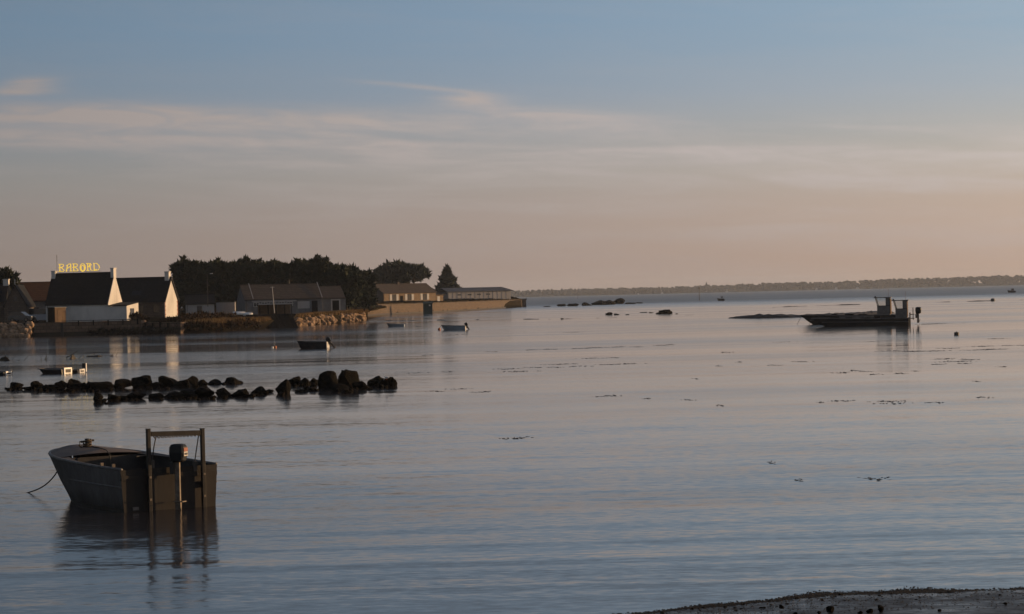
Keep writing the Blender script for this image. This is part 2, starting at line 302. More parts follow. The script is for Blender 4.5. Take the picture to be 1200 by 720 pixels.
def clear_glass():
    m = bpy.data.materials.new('cabin_glass'); m.use_nodes = True; t = NT(m.node_tree)
    g = t.n('ShaderNodeBsdfGlossy'); g.inputs['Roughness'].default_value = 0.05; g.inputs['Color'].default_value = (0.6, 0.6, 0.6, 1)
    tr = t.n('ShaderNodeBsdfTransparent'); tr.inputs[0].default_value = (0.85, 0.86, 0.86, 1)
    fr = t.n('ShaderNodeFresnel'); fr.inputs[0].default_value = 1.45
    mx = t.n('ShaderNodeMixShader'); t.l(fr.outputs[0], mx.inputs[0]); t.l(tr.outputs[0], mx.inputs[1]); t.l(g.outputs[0], mx.inputs[2])
    out = t.n('ShaderNodeOutputMaterial'); t.l(mx.outputs[0], out.inputs[0]); return m
M['clear'] = clear_glass()
def water_material():
    m = bpy.data.materials.new('sea_water'); m.use_nodes = True
    t = NT(m.node_tree)
    b = t.n('ShaderNodeBsdfPrincipled'); out = t.n('ShaderNodeOutputMaterial'); t.l(b.outputs[0], out.inputs[0])
    p = t.n('ShaderNodeNewGeometry').outputs['Position']
    x, y, z = t.sep(p)
    def lay(sx, sy, off, det=2.0, dist=0.0):
        n = t.noise(t.comb(t.math('MULTIPLY', x, sx), t.math('MULTIPLY', y, sy), off), 1.0, det, 0.5, dist)
        return t.vmath('SUBTRACT', n.outputs['Color'], (0.5, 0.5, 0.5))
    # wind patches: long drifting lanes of ruffled and slick water
    lane = t.noise(t.comb(t.math('MULTIPLY', x, 0.010), t.math('MULTIPLY', y, 0.034), 4.0), 1.0, 4.0, 0.55, 0.5).outputs[0]
    lane2 = t.noise(t.comb(t.math('MULTIPLY', x, 0.035), t.math('MULTIPLY', y, 0.22), 9.0), 1.0, 3.0, 0.55, 0.3).outputs[0]
    off = t.mapr(y, 620, 1050, 0.0, 1.0)                       # open water beyond the point feels the breeze
    near = t.mapr(y, 66, 98, 1.0, 0.0)
    ruf = t.math('ADD', t.mapr(lane, 0.40, 0.66, 0.4, 1.1), t.math('ADD', t.math('MULTIPLY', off, WAT['off']), t.math('MULTIPLY', near, WAT['near'])))
    ruf = t.math('MULTIPLY', ruf, t.mapr(lane2, 0.35, 0.65, 0.65, 1.3))
    s = t.scale(lay(4.2, 10.0, 1.0, 3.0), WAT['s1'])           # hand-sized ripples
    s = t.vmath('ADD', s, t.scale(lay(0.55, 1.5, 7.0, 2.0, 0.4), WAT['s2']))
    s = t.vmath('MULTIPLY', s, t.comb(ruf, ruf, ruf))
    s = t.vmath('ADD', s, t.scale(lay(0.035, 0.42, 13.0, 2.0, 0.3), WAT['s3']))   # faint long swell
    shoal = t.math('MULTIPLY', t.mapr(y, 46, 62, 1.0, 0.0), t.mapr(t.noise(t.comb(t.math('MULTIPLY', x, 0.02), t.math('MULTIPLY', y, 0.13), 21.0), 1.0, 2.0).outputs[0], 0.36, 0.6, 0.3, 1.0))
    s = t.vmath('ADD', s, t.scale(lay(0.03, 1.5, 17.0, 2.0, 0.1), t.math('MULTIPLY', shoal, WAT['s4'])))   # low wavelets steepening on the shallows
    sx, sy, _ = t.sep(s)
    nrm = t.vmath('NORMALIZE', t.comb(t.math('MULTIPLY', sx, 0.8), sy, 1.0))
    t.l(nrm, b.inputs['Normal'])
    b.inputs['Base Color'].default_value = (0.036, 0.031, 0.032, 1)
    rg = t.math('ADD', t.mapr(lane, 0.40, 0.66, WAT['r0'], WAT['r0'] + 0.06), t.math('ADD', t.math('MULTIPLY', off, WAT['roff']), t.math('MULTIPLY', near, WAT['rnear'])))
    t.l(t.math('MULTIPLY', rg, t.mapr(lane2, 0.35, 0.65, 0.88, 1.12)), b.inputs['Roughness'])   # capillary ripples finer than the eye resolves
    b.inputs['IOR'].default_value = 1.333
    b.inputs['Specular IOR Level'].default_value = 0.5
    return m
WAT = dict(off=0.8, near=0.9, s1=0.072, s2=0.033, s3=0.026, s4=0.13, r0=0.07, roff=0.28, rnear=0.02)
M['water'] = water_material()

# ------------------------------------------------------------------ setting: sea, land, far shore, air
def sheet(name, pts, mat, z=None, kind='structure'):
    b = MB(); b.add([(p[0], p[1], p[2] if z is None else z) for p in pts], [tuple(range(len(pts)))])
    o = b.build(name, mat); o['kind'] = kind; return o
sea = sheet('sea', [(-4200, -60), (4200, -60), (4200, 7300), (-4200, 7300)], M['water'], 0.0)

FARY = 6000.0
prof = [(380, 343), (460, 343.5), (540, 342), (600, 341), (640, 339), (700, 337.8), (760, 336.8), (820, 334.5), (880, 332.2), (920, 330.6), (980, 329.6), (1040, 327), (1070, 325.4), (1100, 325.2), (1140, 323.4), (1200, 321.6), (1320, 318), (1450, 317), (1700, 312)]
def interp(tab, x):
    for (a, p), (b_, q) in zip(tab, tab[1:]):
        if x <= b_: return p + (q - p) * max(0, (x - a)) / (b_ - a)
    return tab[-1][1]
def far_top(px): return max(6.0, at(px, interp(prof, px), FARY).z)
def far_shore():
    rng = random.Random(3)
    b = MB(); nx = 90; rows = [(0, -1.0), (10, 1.5), (120, 0.28), (420, 0.55), (900, 0.6), (1250, 0.5)]
    vs = []
    for j, (dy, k) in enumerate(rows):
        for i in range(nx):
            px = 200 + i * 1700 / (nx - 1)
            h = far_top(px) - 9
            z = k if j < 2 else max(2.0, h * k) * (0.9 + 0.2 * mnoise.noise((px * 0.03, dy * 0.01, 2)))
            vs.append((GX(px, FARY + dy), FARY + dy + 30 * mnoise.noise((px * 0.02, 0, 5)), z))
    fs = [(j * nx + i, j * nx + i + 1, (j + 1) * nx + i + 1, (j + 1) * nx + i) for j in range(len(rows) - 1) for i in range(nx - 1)]
    b.add(vs, fs); o = b.build('far_shore_land', M['far_land'], smooth=True); o['kind'] = 'structure'
    # woods on the far shore
    bm = bmesh.new(); bmesh.ops.create_icosphere(bm, subdivisions=2, radius=1.0)
    iv = [v.co.copy() for v in bm.verts]; iff = [tuple(v.index for v in f.verts) for f in bm.faces]; bm.free()
    b = MB()
    for i in range(3000):
        px = rng.uniform(330, 1500); dy = rng.choice([25, 90, 200, 400, 400]) + rng.uniform(-20, 60)
        top = far_top(px) + rng.uniform(-3.5, 2.2) + 2.2 * mnoise.noise((px * 0.09, 1, 1))
        if dy < 300: top = min(top, (top - 5) * (0.35 + dy / 500) + rng.uniform(3, 8))
        r = rng.uniform(3, 9); hh = rng.uniform(3, 7)
        c = Vector((GX(px, FARY + dy), FARY + dy, top - hh))
        sd = rng.uniform(0, 99)
        b.add([c + Vector((v.x * r, v.y * r, v.z * hh)) * (0.8 + 0.7 * mnoise.noise(v * 2.2 + Vector((sd, 0, 0)))) for v in iv], iff)
    o = b.build('far_woods', M['far_wood']); tag(o, 'hazy line of woods along the far shore', 'woods', kind='stuff')
    # a few pale houses and a spire down at the far waterside
    for k, (px, py, w, hgt, lab) in enumerate([
            (748, 344.6, 5, 4, 'tiny pale house at the thin end of the far shore'),
            (776, 343.4, 5, 4, 'tiny pale house on the far shore before the church spire'),
            (852, 341.4, 6, 4, 'tiny pale house on the far shore behind the anchored launch'),
            (957, 338.4, 5, 4, 'faint tiny house on the far shore above the barge bow'),
            (980, 337.4, 6, 9, 'brightest tiny white house on the far shore above the barges'),
            (1005, 337.2, 7, 4, 'long tiny pale house on the far shore above the barge cabins')]):
        Y = FARY - 4; h = empty('far_house', (GX(px, Y), Y, 1.3), 0, lab, 'house', 'houses on the far shore')
        zb = at(px, py, Y).z - 1.3
        w_ = MB().box(-w / 2, w / 2, 0, 7, -2.5, zb).prism([(-w / 2, zb), (w / 2, zb), (0, zb + 2)], 0, 7).build('wall', M['white_wall'], h)
        MB().add([(-w / 2 - .5, -.4, zb - .1), (0, -.4, zb + 2.2), (w / 2 + .5, -.4, zb - .1), (-w / 2 - .5, 7.4, zb - .1), (0, 7.4, zb + 2.2), (w / 2 + .5, 7.4, zb - .1)], [(0, 1, 4, 3), (1, 2, 5, 4)]).build('roof', M['slate'], h)
    Y = FARY + 60; px = 828
    sp = empty('church_steeple', (GX(px, Y), Y, 8), 0, 'tiny church steeple rising from the far woods', 'church')
    zt = at(px, 331.0, Y).z - 8
    MB().box(-3, 3, -3, 3, -4, zt - 8).build('tower', M['stone_wall'], sp)
    MB().add([(-3.2, -3.2, zt - 8), (3.2, -3.2, zt - 8), (3.2, 3.2, zt - 8), (-3.2, 3.2, zt - 8), (0, 0, zt + 2)], [(0, 1, 4), (1, 2, 4), (2, 3, 4), (3, 0, 4)]).build('spire', M['slate'], sp)
far_shore()

# shoreline of the point: photo column of each vertex, row of its waterline, height of the ground just behind
SHORE = [(-150, 399, 1.8), (-60, 396.5, 1.8), (0, 395, 1.75), (40, 394.0, 1.75), (80, 393.0, 1.75), (130, 391.9, 1.75), (165, 391.1, 1.75), (195, 390.6, 1.5), (215, 390.2, 1.3), (235, 389.6, 1.3), (255, 388.8, 1.3), (285, 387.0, 1.2), (310, 385.4, 1.2), (345, 383, 1.5), (370, 381, 1.6), (400, 378.4, 1.6), (418, 376.6, 1.6), (427, 375.2, 1.4), (430, 373, 1.3), (431, 370.3, 2.4), (455, 368.9, 2.45), (480, 367.7, 2.45), (520, 365.9, 2.45), (560, 363.6, 2.5), (590, 361.6, 2.5), (611, 360.2, 2.5), (613, 359.0, 2.0)]
SP = [W(x, y) for x, y, _ in SHORE]
def shore_material():
    m = pmat('shore_turf_and_weed', (0.028, 0.021, 0.012), (0.016, 0.0135, 0.009), 0.25, 0.95, 0.8, 2.5, bdist=0.1, spec=0.0)
    nt = m.node_tree; bs = next(n for n in nt.nodes if n.type == 'BSDF_PRINCIPLED'); src = bs.inputs['Base Color'].links[0].from_socket
    t = NT.__new__(NT); t.t = nt
    p = t.n('ShaderNodeNewGeometry').outputs['Position']; z = t.sep(p)[2]
    f = t.mapr(t.math('ADD', z, t.math('MULTIPLY', t.noise(p, 0.8, 3.0).outputs[0], 0.5)), 0.85, 1.15, 0, 1)   # tide mark: dark weed below, turf above
    t.l(t.mix(f, (0.009, 0.0075, 0.0055), src), bs.inputs['Base Color'])
    return m
def land():
    b = MB(); rows = [(-0.6, -0.8), (0.6, 0.55), (2.2, 0.92), (6, 1.0), (14, 1.06), (30, 1.15), (70, 1.3), (160, 1.4), (420, 1.4)]
    pts = []
    for (p, q), (s0, s1) in zip(zip(SP, SP[1:]), zip(SHORE, SHORE[1:])):
        n = max(2, int((q - p).length / 1.2)); n = min(n, 26)
        pts += [(p.lerp(q, i / n), s0[2] + (s1[2] - s0[2]) * i / n) for i in range(n)]
    pts.append((SP[-1], SHORE[-1][2])); nx = len(pts); vs = []
    for dy, k in rows:
        for p, h in pts:
            z = h * k if k > 0 else k
            if k > 0: z += 0.28 * mnoise.noise((p.x * 0.35, (p.y + dy) * 0.35, 0)) * (1 if dy < 20 else 1.5)
            wob = 0.5 * mnoise.noise((p.x * 0.5, p.y * 0.5, 3 + dy)) if dy < 6 else 0
            vs.append((p.x - dy * 0.02, p.y + dy + wob, z))
    fs = [(j * nx + i, j * nx + i + 1, (j + 1) * nx + i + 1, (j + 1) * nx + i) for j in range(len(rows) - 1) for i in range(nx - 1)]
    b.add(vs, fs); o = b.build('shore_ground', shore_material(), smooth=True); o['kind'] = 'structure'
land()

def beach():
    mat = bpy.data.materials.new('wet_tidal_mud'); mat.use_nodes = True
    t = NT(mat.node_tree); b = t.n('ShaderNodeBsdfPrincipled'); out = t.n('ShaderNodeOutputMaterial'); t.l(b.outputs[0], out.inputs[0])
    p = t.n('ShaderNodeNewGeometry').outputs['Position']
    n1 = t.noise(t.vmath('MULTIPLY', p, (0.8, 1.2, 1)), 1.0, 5.0, 0.6).outputs[0]
    n2 = t.noise(t.vmath('MULTIPLY', p, (5, 7, 5)), 1.0, 5.0, 0.65).outputs[0]
    t.l(t.mix(t.mapr(n2, 0.35, 0.65, 0, 1), (0.034, 0.028, 0.025), (0.012, 0.010, 0.009)), b.inputs['Base Color'])
    t.l(t.mapr(t.math('ADD', n1, t.math('MULTIPLY', n2, 0.6)), 0.6, 1.0, 0.2, 0.6), b.inputs['Roughness'])
    b.inputs['IOR'].default_value = 1.33
    bp = t.n('ShaderNodeBump'); bp.inputs['Strength'].default_value = 0.6; bp.inputs['Distance'].default_value = 0.015
    t.l(t.noise(t.vmath('MULTIPLY', p, (9, 16, 9)), 1.0, 4.0, 0.6).outputs[0], bp.inputs['Height']); t.l(bp.outputs[0], b.inputs['Normal'])
    edge = [(300, 762), (520, 744), (660, 729), (740, 720.5), (800, 713.5), (850, 709), (900, 704.5), (935, 700), (965, 697), (1010, 695.5), (1080, 693.8), (1140, 692), (1200, 689.8), (1270, 687), (1400, 684), (1600, 680)]
    E = [W(*q) for q in edge]; pts = []
    for a, c in zip(E, E[1:]):
        n = max(2, int((c - a).length / 0.12)); pts += [a.lerp(c, i / n) for i in range(n)]
    pts.append(E[-1])
    rows = [(-0.25, -0.05), (0.0, -0.006), (0.12, 0.003), (0.35, 0.007), (0.8, 0.012), (1.6, 0.022), (3.0, 0.05), (6, 0.18), (12, 0.8), (20, 1.7), (34, 2.3), (60, 2.6)]
    vs, nx = [], len(pts)
    for dy, z in rows:
        for q in pts:
            w = 0.07 * mnoise.noise((q.x * 2.2, q.y * 2.2, 1)) + 0.03 * mnoise.noise((q.x * 7, q.y * 7, 2))
            zz = z + (0.006 * mnoise.noise((q.x * 2.3, (q.y - dy) * 3.1, 4)) if 0 < dy < 5 else 0)
            vs.append((q.x, q.y - dy + (w if dy < 1 else 0), zz))
    g = MB(); g.add(vs, [(j * nx + i, j * nx + i + 1, (j + 1) * nx + i + 1, (j + 1) * nx + i) for j in range(len(rows) - 1) for i in range(nx - 1)])
    o = g.build('beach', mat, smooth=True); o['kind'] = 'structure'
    return pts
BEACH = beach()

# ------------------------------------------------------------------ buildings on the point
def gable_house(name, label, px, Y, z0, rz, L, D, eave, ridge, wall_m, gable_m, roof_m, cat='house', over=0.12, verge=0.0):
    """origin at the front corner of its right-hand end; length along -x, depth along +y"""
    h = empty(name, (GX(px, Y), Y, z0), rz, label, cat)
    t = 0.3
    part('wall', wall_m, h, (-L + 0.073, -0.073, 0, t, -1.5, eave)); part('wall', wall_m, h, (-L + 0.073, -0.073, D - t, D, -1.5, eave))
    for x0, x1 in ((-L, -L + 0.07), (-0.07, 0)):
        Mx = Matrix(((0, 1, 0, 0), (1, 0, 0, 0), (0, 0, 1, 0), (0, 0, 0, 1)))
        up = verge * .5
        MB().prism([(0, -1.5), (D, -1.5), (D, eave + up), (D / 2, ridge + up), (0, eave + up)], x0, x1, Mx).build('gable_wall', gable_m, h)
    r = MB(); s = (ridge - eave) / (D / 2); th = 0.16
    x0, x1 = (-L - .08, -0.075) if verge > 0.05 else (-L - 0.15, 0.15)
    zo = eave - over * s
    for a, b_ in ((-over, D / 2), (D + over, D / 2)):
        r.add([(x0, a, zo + .03), (x1, a, zo + .03), (x1, b_, ridge + .03), (x0, b_, ridge + .03), (x0, a, zo + th + .03), (x1, a, zo + th + .03), (x1, b_, ridge + th + .03), (x0, b_, ridge + th + .03)],
              [(0, 1, 2, 3), (4, 5, 6, 7), (0, 1, 5, 4), (1, 2, 6, 5), (2, 3, 7, 6), (3, 0, 4, 7)])
    rf = r.build('roof', roof_m, h)
    MB().tube([(x0 - .02, D / 2, ridge + th + .04), (x1 + .02, D / 2, ridge + th + .04)], 0.09, 6).build('ridge_cap', roof_m, rf)
    MB().tube([(x0, -over - .06, zo + .08), (x1, -over - .06, zo + .04)], 0.06, 6).build('gutter', M['frame_dark'], rf)
    MB().tube([(x0 + .35, -over - .05, zo + .02), (x0 + .35, -.05, zo - .25), (x0 + .35, -.05, .05)], 0.035, 5).build('downpipe', M['frame_dark'], h)
    return h, rf
def chimney(rf, x0, x1, yc, w, z0, z1, mat):
    c = MB().box(x0, x1, yc - w / 2, yc + w / 2, z0, z1).box(x0 - .06, x1 + .06, yc - w / 2 - .06, yc + w / 2 + .06, z1 + .002, z1 + .12).build('chimney', mat, rf)
    return c
def front_window(h, x, z, w, hh, shut=None, frame=None, glass=True, y=0.0):
    f = MB(); d = 0.07
    f.box(x - w / 2, x - w / 2 + d, y - .05, y + .02, z, z + hh).box(x + w / 2 - d, x + w / 2, y - .05, y + .02, z, z + hh)
    f.box(x - w / 2 + d, x + w / 2 - d, y - .05, y + .02, z, z + d).box(x - w / 2 + d, x + w / 2 - d, y - .05, y + .02, z + hh - d, z + hh).box(x - .03, x + .03, y - .045, y + .02, z + d, z + hh - d)
    win = f.build('window', frame or M['frame_dark'], h)
    part('pane', M['glass'], win, (x - w / 2 + d, x - .03, y - .02, y + .0, z + d, z + hh - d)); part('pane', M['glass'], win, (x + .03, x + w / 2 - d, y - .02, y + .0, z + d, z + hh - d))
    part('sill', M['stone_wall'], win, (x - w / 2 - .08, x + w / 2 + .08, y - .12, y - .052, z - .09, z - .005))
    if shut:
        for s in (-1, 1):
            xc = x + s * (w * 0.75 + .03)
            sh = part('shutter', shut, h, (xc - w / 4, xc + w / 4, y - .08, y - .03, z, z + hh))
            for q in range(3): part('batten', shut, sh, (xc - w / 4 + .04, xc + w / 4 - .04, y - .10, y - .082, z + hh * (.15 + .3 * q), z + hh * (.15 + .3 * q) + .1))
    return win
def side_window(h, y, z, w, hh, x=0.0):
    f = MB(); d = 0.07
    f.box(x - .02, x + .05, y - w / 2, y - w / 2 + d, z, z + hh).box(x - .02, x + .05, y + w / 2 - d, y + w / 2, z, z + hh).box(x - .02, x + .05, y - w / 2 + d, y + w / 2 - d, z, z + d).box(x - .02, x + .05, y - w / 2 + d, y + w / 2 - d, z + hh - d, z + hh)
    win = f.build('window', M['frame_dark'], h)
    part('pane', M['glass'], win, (x, x + .02, y - w / 2 + d, y + w / 2 - d, z + d, z + hh - d))
    return win

RZ = R(-10)
def main_house():
    Y, z0 = 343.0, 1.8
    h, rf = gable_house('white_house', 'long white house with black slate roof and two chimneys, behind the quay', 127, Y, z0, RZ, 9.1, 6.0, 2.42, 6.55, M['white_wall'], M['white_wall'], M['slate'], verge=0.06)
    chimney(rf, -0.42, 0.02, 3.0, 1.15, 6.0, 7.25, M['white_wall']); chimney(rf, -9.12, -8.6, 3.0, 1.0, 6.0, 7.05, M['white_wall'])
    # lean-to against the gable
    part('lean_to_wall', M['white_wall'], h, (0.003, 2.65, -0.05, 0.2, -1.5, 2.0)); part('lean_to_wall', M['white_wall'], h, (0.003, 2.4, 3.6, 3.85, -1.5, 2.3))
    Mx = Matrix(((0, 1, 0, 0), (1, 0, 0, 0), (0, 0, 1, 0), (0, 0, 0, 1)))
    e = MB().prism([(0.2, -1.5), (5.0, -1.5), (5.0, 2.4), (0.2, 2.02)], 2.45, 2.65, Mx).build('lean_to_end_wall', M['white_wall'], h)
    r = MB().add([(0.01, -0.25, 2.03), (2.72, -0.25, 2.03), (2.72, 5.1, 2.46), (0.01, 5.1, 2.46), (0.01, -0.25, 2.13), (2.72, -0.25, 2.13), (2.72, 5.1, 2.56), (0.01, 5.1, 2.56)], [(0, 1, 2, 3), (4, 5, 6, 7), (0, 1, 5, 4), (1, 2, 6, 5), (2, 3, 7, 6), (3, 0, 4, 7)]).build('lean_to_roof', M['slate'], h)
    side_window(h, 2.2, 0.75, 1.6, 0.9, 2.65)
    # plain door and two small windows low on the seaward wall, in shade
    d = part('door', M['dark_wood'], h, (-7.9, -7.05, -.05, .0, 0, 2.0)); part('handle', M['alu'], d, (-7.2, -7.14, -.09, -.052, .95, 1.05))
    # thin aerial mast on the slope
    MB().tube([(-8.35, 0.4, 2.3), (-8.35, 2.2, 5.5)], 0.035, 5).build('roof_cable', M['iron'], h)
    a = MB().tube([(-8.45, 3.0, 6.5), (-8.45, 3.0, 9.4)], 0.03, 5)
    for k in range(4): a.tube([(-8.45, 2.6 + .03 * k, 8.6 + .2 * k), (-8.45, 3.4 - .03 * k, 8.6 + .2 * k)], 0.012, 4)
    a.build('aerial', M['iron'], h)
    # caption lettering modelled as glowing letters above the ridge; posts, rail and glow added
    sg = empty('caption_lettering', (0, 0, 0), 0, 'yellow caption letters reading BABORD, given a glow above the white house roof', 'caption')
    sg.location = h.location; sg.rotation_euler = (0, 0, RZ)
    zb = 6.55 + 0.52; xL = -8.2; cw = 1.02; H = 1.0
    def strokes(c):
        if c == 'B': return [[(0, 0), (0.18, 0), (0.18, 1), (0, 1)], [(0, 1), (.62, 1), (.8, .86), (.72, .66), (.18, .5)], [(.4, .56), (.88, .12), (.8, 0), (0, 0)], [(0, .5), (.4, .56)]]
        if c == 'A': return [[(0, 0), (.22, 0)], [(.1, 0), (.3, .85), (.5, 1), (.82, 1)], [(.82, 1), (.82, 0)], [(.62, 0), (.95, 0)], [(.14, .3), (.82, .72)], [(.3, .85), (.1, .78)]]
        if c == 'O': return [[(.5 + .42 * math.cos(a), .45 + .55 * math.sin(a)) for a in [2 * math.pi * k / 14 for k in range(15)]], [(.5 + .28 * math.cos(a), .38 + .4 * math.sin(a)) for a in [2 * math.pi * k / 12 for k in range(13)]]]
        if c == 'R': return [[(0, 0), (.2, 0), (.2, 1), (0, 1)], [(0, 1), (.62, 1), (.78, .82), (.62, .6), (.2, .55)], [(.34, .6), (.62, .42), (.7, .05), (.95, 0)], [(0, .0), (.42, 0)], [(.62, 1), (.42, .6)]]
        if c == 'D': return [[(.1, 0), (.1, 1), (.5, 1), (.85, .72), (.95, .4), (.78, .08), (.5, 0), (0, 0)], [(-.02, 1), (.12, 1)], [(.25, .12), (.5, .14)]]
    for i, ch in enumerate('BABORD'):
        b = MB()
        for st in strokes(ch):
            b.tube([(xL + i * cw + p * cw * 0.9, 3.0, zb + q * H) for p, q in st], 0.05, 6)
        b.build('letter', M['caption_glow'], sg)
    MB().tube([(xL - .1, 3.05, zb - .1), (xL + 6 * cw, 3.05, zb - .1)], 0.022, 5).build('rail', M['iron'], sg)
    for k in range(4):
        xx = xL + 0.2 + k * 1.9
        MB().tube([(xx, 3.05, 6.55), (xx, 3.05, zb - .1)], 0.02, 5).build('post', M['iron'], sg)
main_house()

def second_house():
    Y, z0 = 357.0, 1.8
    h, rf = gable_house('gable_house', 'slate-roofed house with bright sunlit white gable and red brick corners', 193, Y, z0, RZ, 9.5, 6.1, 2.62, 5.85, M['stone_wall'], M['white_wall'], M['slate'], over=0.2)
    chimney(rf, -0.75, -0.12, 3.05, 0.95, 5.4, 6.75, M['white_wall'])
    for k in range(8):
        z = 0.2 + k * 0.3; q = 0.34 if k % 2 else 0.2
        part('quoin', M['brick_red'], h, (-.02, .035, 0.003, q, z, z + .28)); part('quoin', M['brick_red'], h, (-.02, .035, 6.097 - q, 6.097, z, z + .28))
    # skylight and dormant windows on the shaded front
    sk = MB(); s = (5.85 - 2.62) / 3.05
    def slope_quad(b, x0, x1, y0, y1, up):
        b.add([(x0, y0, 2.62 + y0 * s + up), (x1, y0, 2.62 + y0 * s + up), (x1, y1, 2.62 + y1 * s + up), (x0, y1, 2.62 + y1 * s + up)], [(0, 1, 2, 3)])
    b = MB(); slope_quad(b, -5.2, -3.7, .55, 1.1, .34); sk = b.build('skylight', M['glass'], rf)
    front_window(h, -3.6, .9, .9, 1.1); front_window(h, -1.3, .9, .9, 1.1)
    d = part('door', M['dark_wood'], h, (-5.9, -5.0, -.05, .0, 0, 2.0)); part('handle', M['alu'], d, (-5.2, -5.12, -.09, -.052, .95, 1.05))
    # barge boards along the sunny gable
    for y0, y1 in ((-.2, 3.05), (6.3, 3.05)):
        z_ = 2.62 + (y0 if y0 < 3 else 6.1 - y0) * s
        MB().add([(.16, y0, z_), (.16, y1, 5.88), (.16, y1, 6.08), (.16, y0, z_ + .2), (.20, y0, z_), (.20, y1, 5.88), (.20, y1, 6.08), (.20, y0, z_ + .2)], [(0, 1, 2, 3), (4, 5, 6, 7), (0, 1, 5, 4), (1, 2, 6, 5), (2, 3, 7, 6), (3, 0, 4, 7)]).build('barge_board', M['frame_dark'], rf)
second_house()

def left_cluster():
    # dark stone house at the edge of the picture, its gable end towards the water
    Mx = Matrix(((0, 1, 0, 0), (1, 0, 0, 0), (0, 0, 1, 0), (0, 0, 0, 1)))
    Y, z0 = 345.0, 1.8
    h = empty('stone_house', (GX(6, Y), Y, z0), R(3), 'dark stone house in shade with its gable towards the parked car', 'house')
    MB().prism([(0, -1), (2.9, -1), (2.9, 2.6), (1.45, 5.2), (0, 2.6)], 0, 8).build('wall', M['stone_wall'], h)
    rf = MB().add([(-.25, -.25, 2.3), (1.45, -.25, 5.36), (3.15, -.25, 2.3), (-.25, 8.2, 2.3), (1.45, 8.2, 5.36), (3.15, 8.2, 2.3), (-.25, -.25, 2.14), (1.45, -.25, 5.2), (3.15, -.25, 2.14), (-.25, 8.2, 2.14), (1.45, 8.2, 5.2), (3.15, 8.2, 2.14)],
                  [(0, 1, 4, 3), (1, 2, 5, 4), (6, 7, 10, 9), (7, 8, 11, 10), (0, 1, 7, 6), (1, 2, 8, 7), (0, 3, 9, 6), (2, 5, 11, 8)]).build('roof', M['slate'], h)
    MB().tube([(1.45, -.1, 5.3), (1.45, -.1, 6.1)], .05, 5).build('finial', M['white_trim'], rf)
    front_window(h, .8, .8, .6, .9); front_window(h, 2.0, .8, .6, .9); front_window(h, 1.45, 3.0, .5, .7)
    Y = 352; h = empty('slate_cottage', (GX(-14, Y), Y, z0), R(0), 'dark cottage at the photo edge with one white sunlit chimney', 'house')
    MB().box(-6, 2.3, 0, 6, -1, 3.0).build('wall', M['stone_wall'], h)
    rf = MB().prism([(0, 0), (6, 0), (3, 2.6)], -6.2, 2.5, Matrix.Translation((0, -.1, 3.01)) @ Mx).build('roof', M['slate'], h)
    chimney(rf, 1.7, 2.45, 3.0, .9, 5.0, 6.15, M['white_wall'])
    # terracotta roofed house behind
    h, rf = gable_house('terracotta_house', 'house with terracotta roof behind the white house', 60, 372, 1.8, R(14), 4.6, 6.0, 3.2, 5.7, M['grey_render'], M['grey_render'], M['terracotta'], over=0.3)
    front_window(h, -2.3, 1.0, .9, 1.1)
    # plank hut on the quay, its end catching the sun
    Y = 339.0; h = empty('plank_hut', (GX(64, Y), Y, 1.72), R(-38), 'small plank hut with sunlit brown side on the quay', 'hut')
    pw = MB(); W_ = 1.35; D_ = 2.0; H_ = 2.05
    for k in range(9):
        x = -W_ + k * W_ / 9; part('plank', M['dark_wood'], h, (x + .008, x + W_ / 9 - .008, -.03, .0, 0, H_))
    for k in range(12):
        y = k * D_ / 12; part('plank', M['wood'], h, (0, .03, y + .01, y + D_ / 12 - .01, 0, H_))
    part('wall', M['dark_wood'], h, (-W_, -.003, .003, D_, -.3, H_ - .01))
    part('roof', M['iron'], h, (-W_ - .12, .14, -.15, D_ + .1, H_ + .003, H_ + .09))
    d = part('door', M['wood'], h, (.033, .06, .5, 1.2, .05, 1.75)); part('handle', M['iron'], d, (.062, .09, .58, .64, .9, 1.0))
left_cluster()

def vehicle(name, label, cat, px, Y, z0, rz, prof, glassprof, width, paint, wheels, wr):
    h = empty(name, (GX(px, Y), Y, z0), rz, label, cat)
    def sect(poly, y0, y1, ins):
        b = MB(); cx = sum(p[0] for p in poly) / len(poly)
        ys = [(y0, ins), (y0 + .12, 0), (y1 - .12, 0), (y1, ins)]
        rg = [[(x + (cx - x) * .0, y, z - (i * (z - .5) if z > .8 else 0)) for x, z in poly] for y, i in ys]
        return b.rings(rg)
    sect(prof, 0, width, .06).build('body', paint, h, smooth=False, bevel=0.03)
    gl = MB().prism(glassprof, .05, width - .05); gl.build('glasshouse', M['glass'], h)
    top = max(z for _, z in glassprof); xs = [x for x, z in glassprof if z > top - .02]
    part('roof_panel', paint, h, (min(xs) - .03, max(xs) + .03, .07, width - .07, top + .002, top + .05))
    for y in (-.03, width - .17):
        for x in wheels:
            Mw = Matrix.Translation((x, y, wr)) @ Matrix.Rotation(R(-90), 4, 'X')
            w = MB().lathe([(wr * .6, 0), (wr, .02), (wr, .18), (wr * .6, .2)], 14, Mw).build('wheel', M['tyre'], h)
            MB().lathe([(wr * .55, -.006), (wr * .58, .1), (wr * .3, .12)], 12, Mw).build('rim', M['alu'], w)
    x1 = max(x for x, _ in prof)
    for y in (.12, width - .35):
        MB().box(x1 - .12, x1 + .01, y, y + .23, .62, .76).build('headlight', M['sticker'], h)
    return h
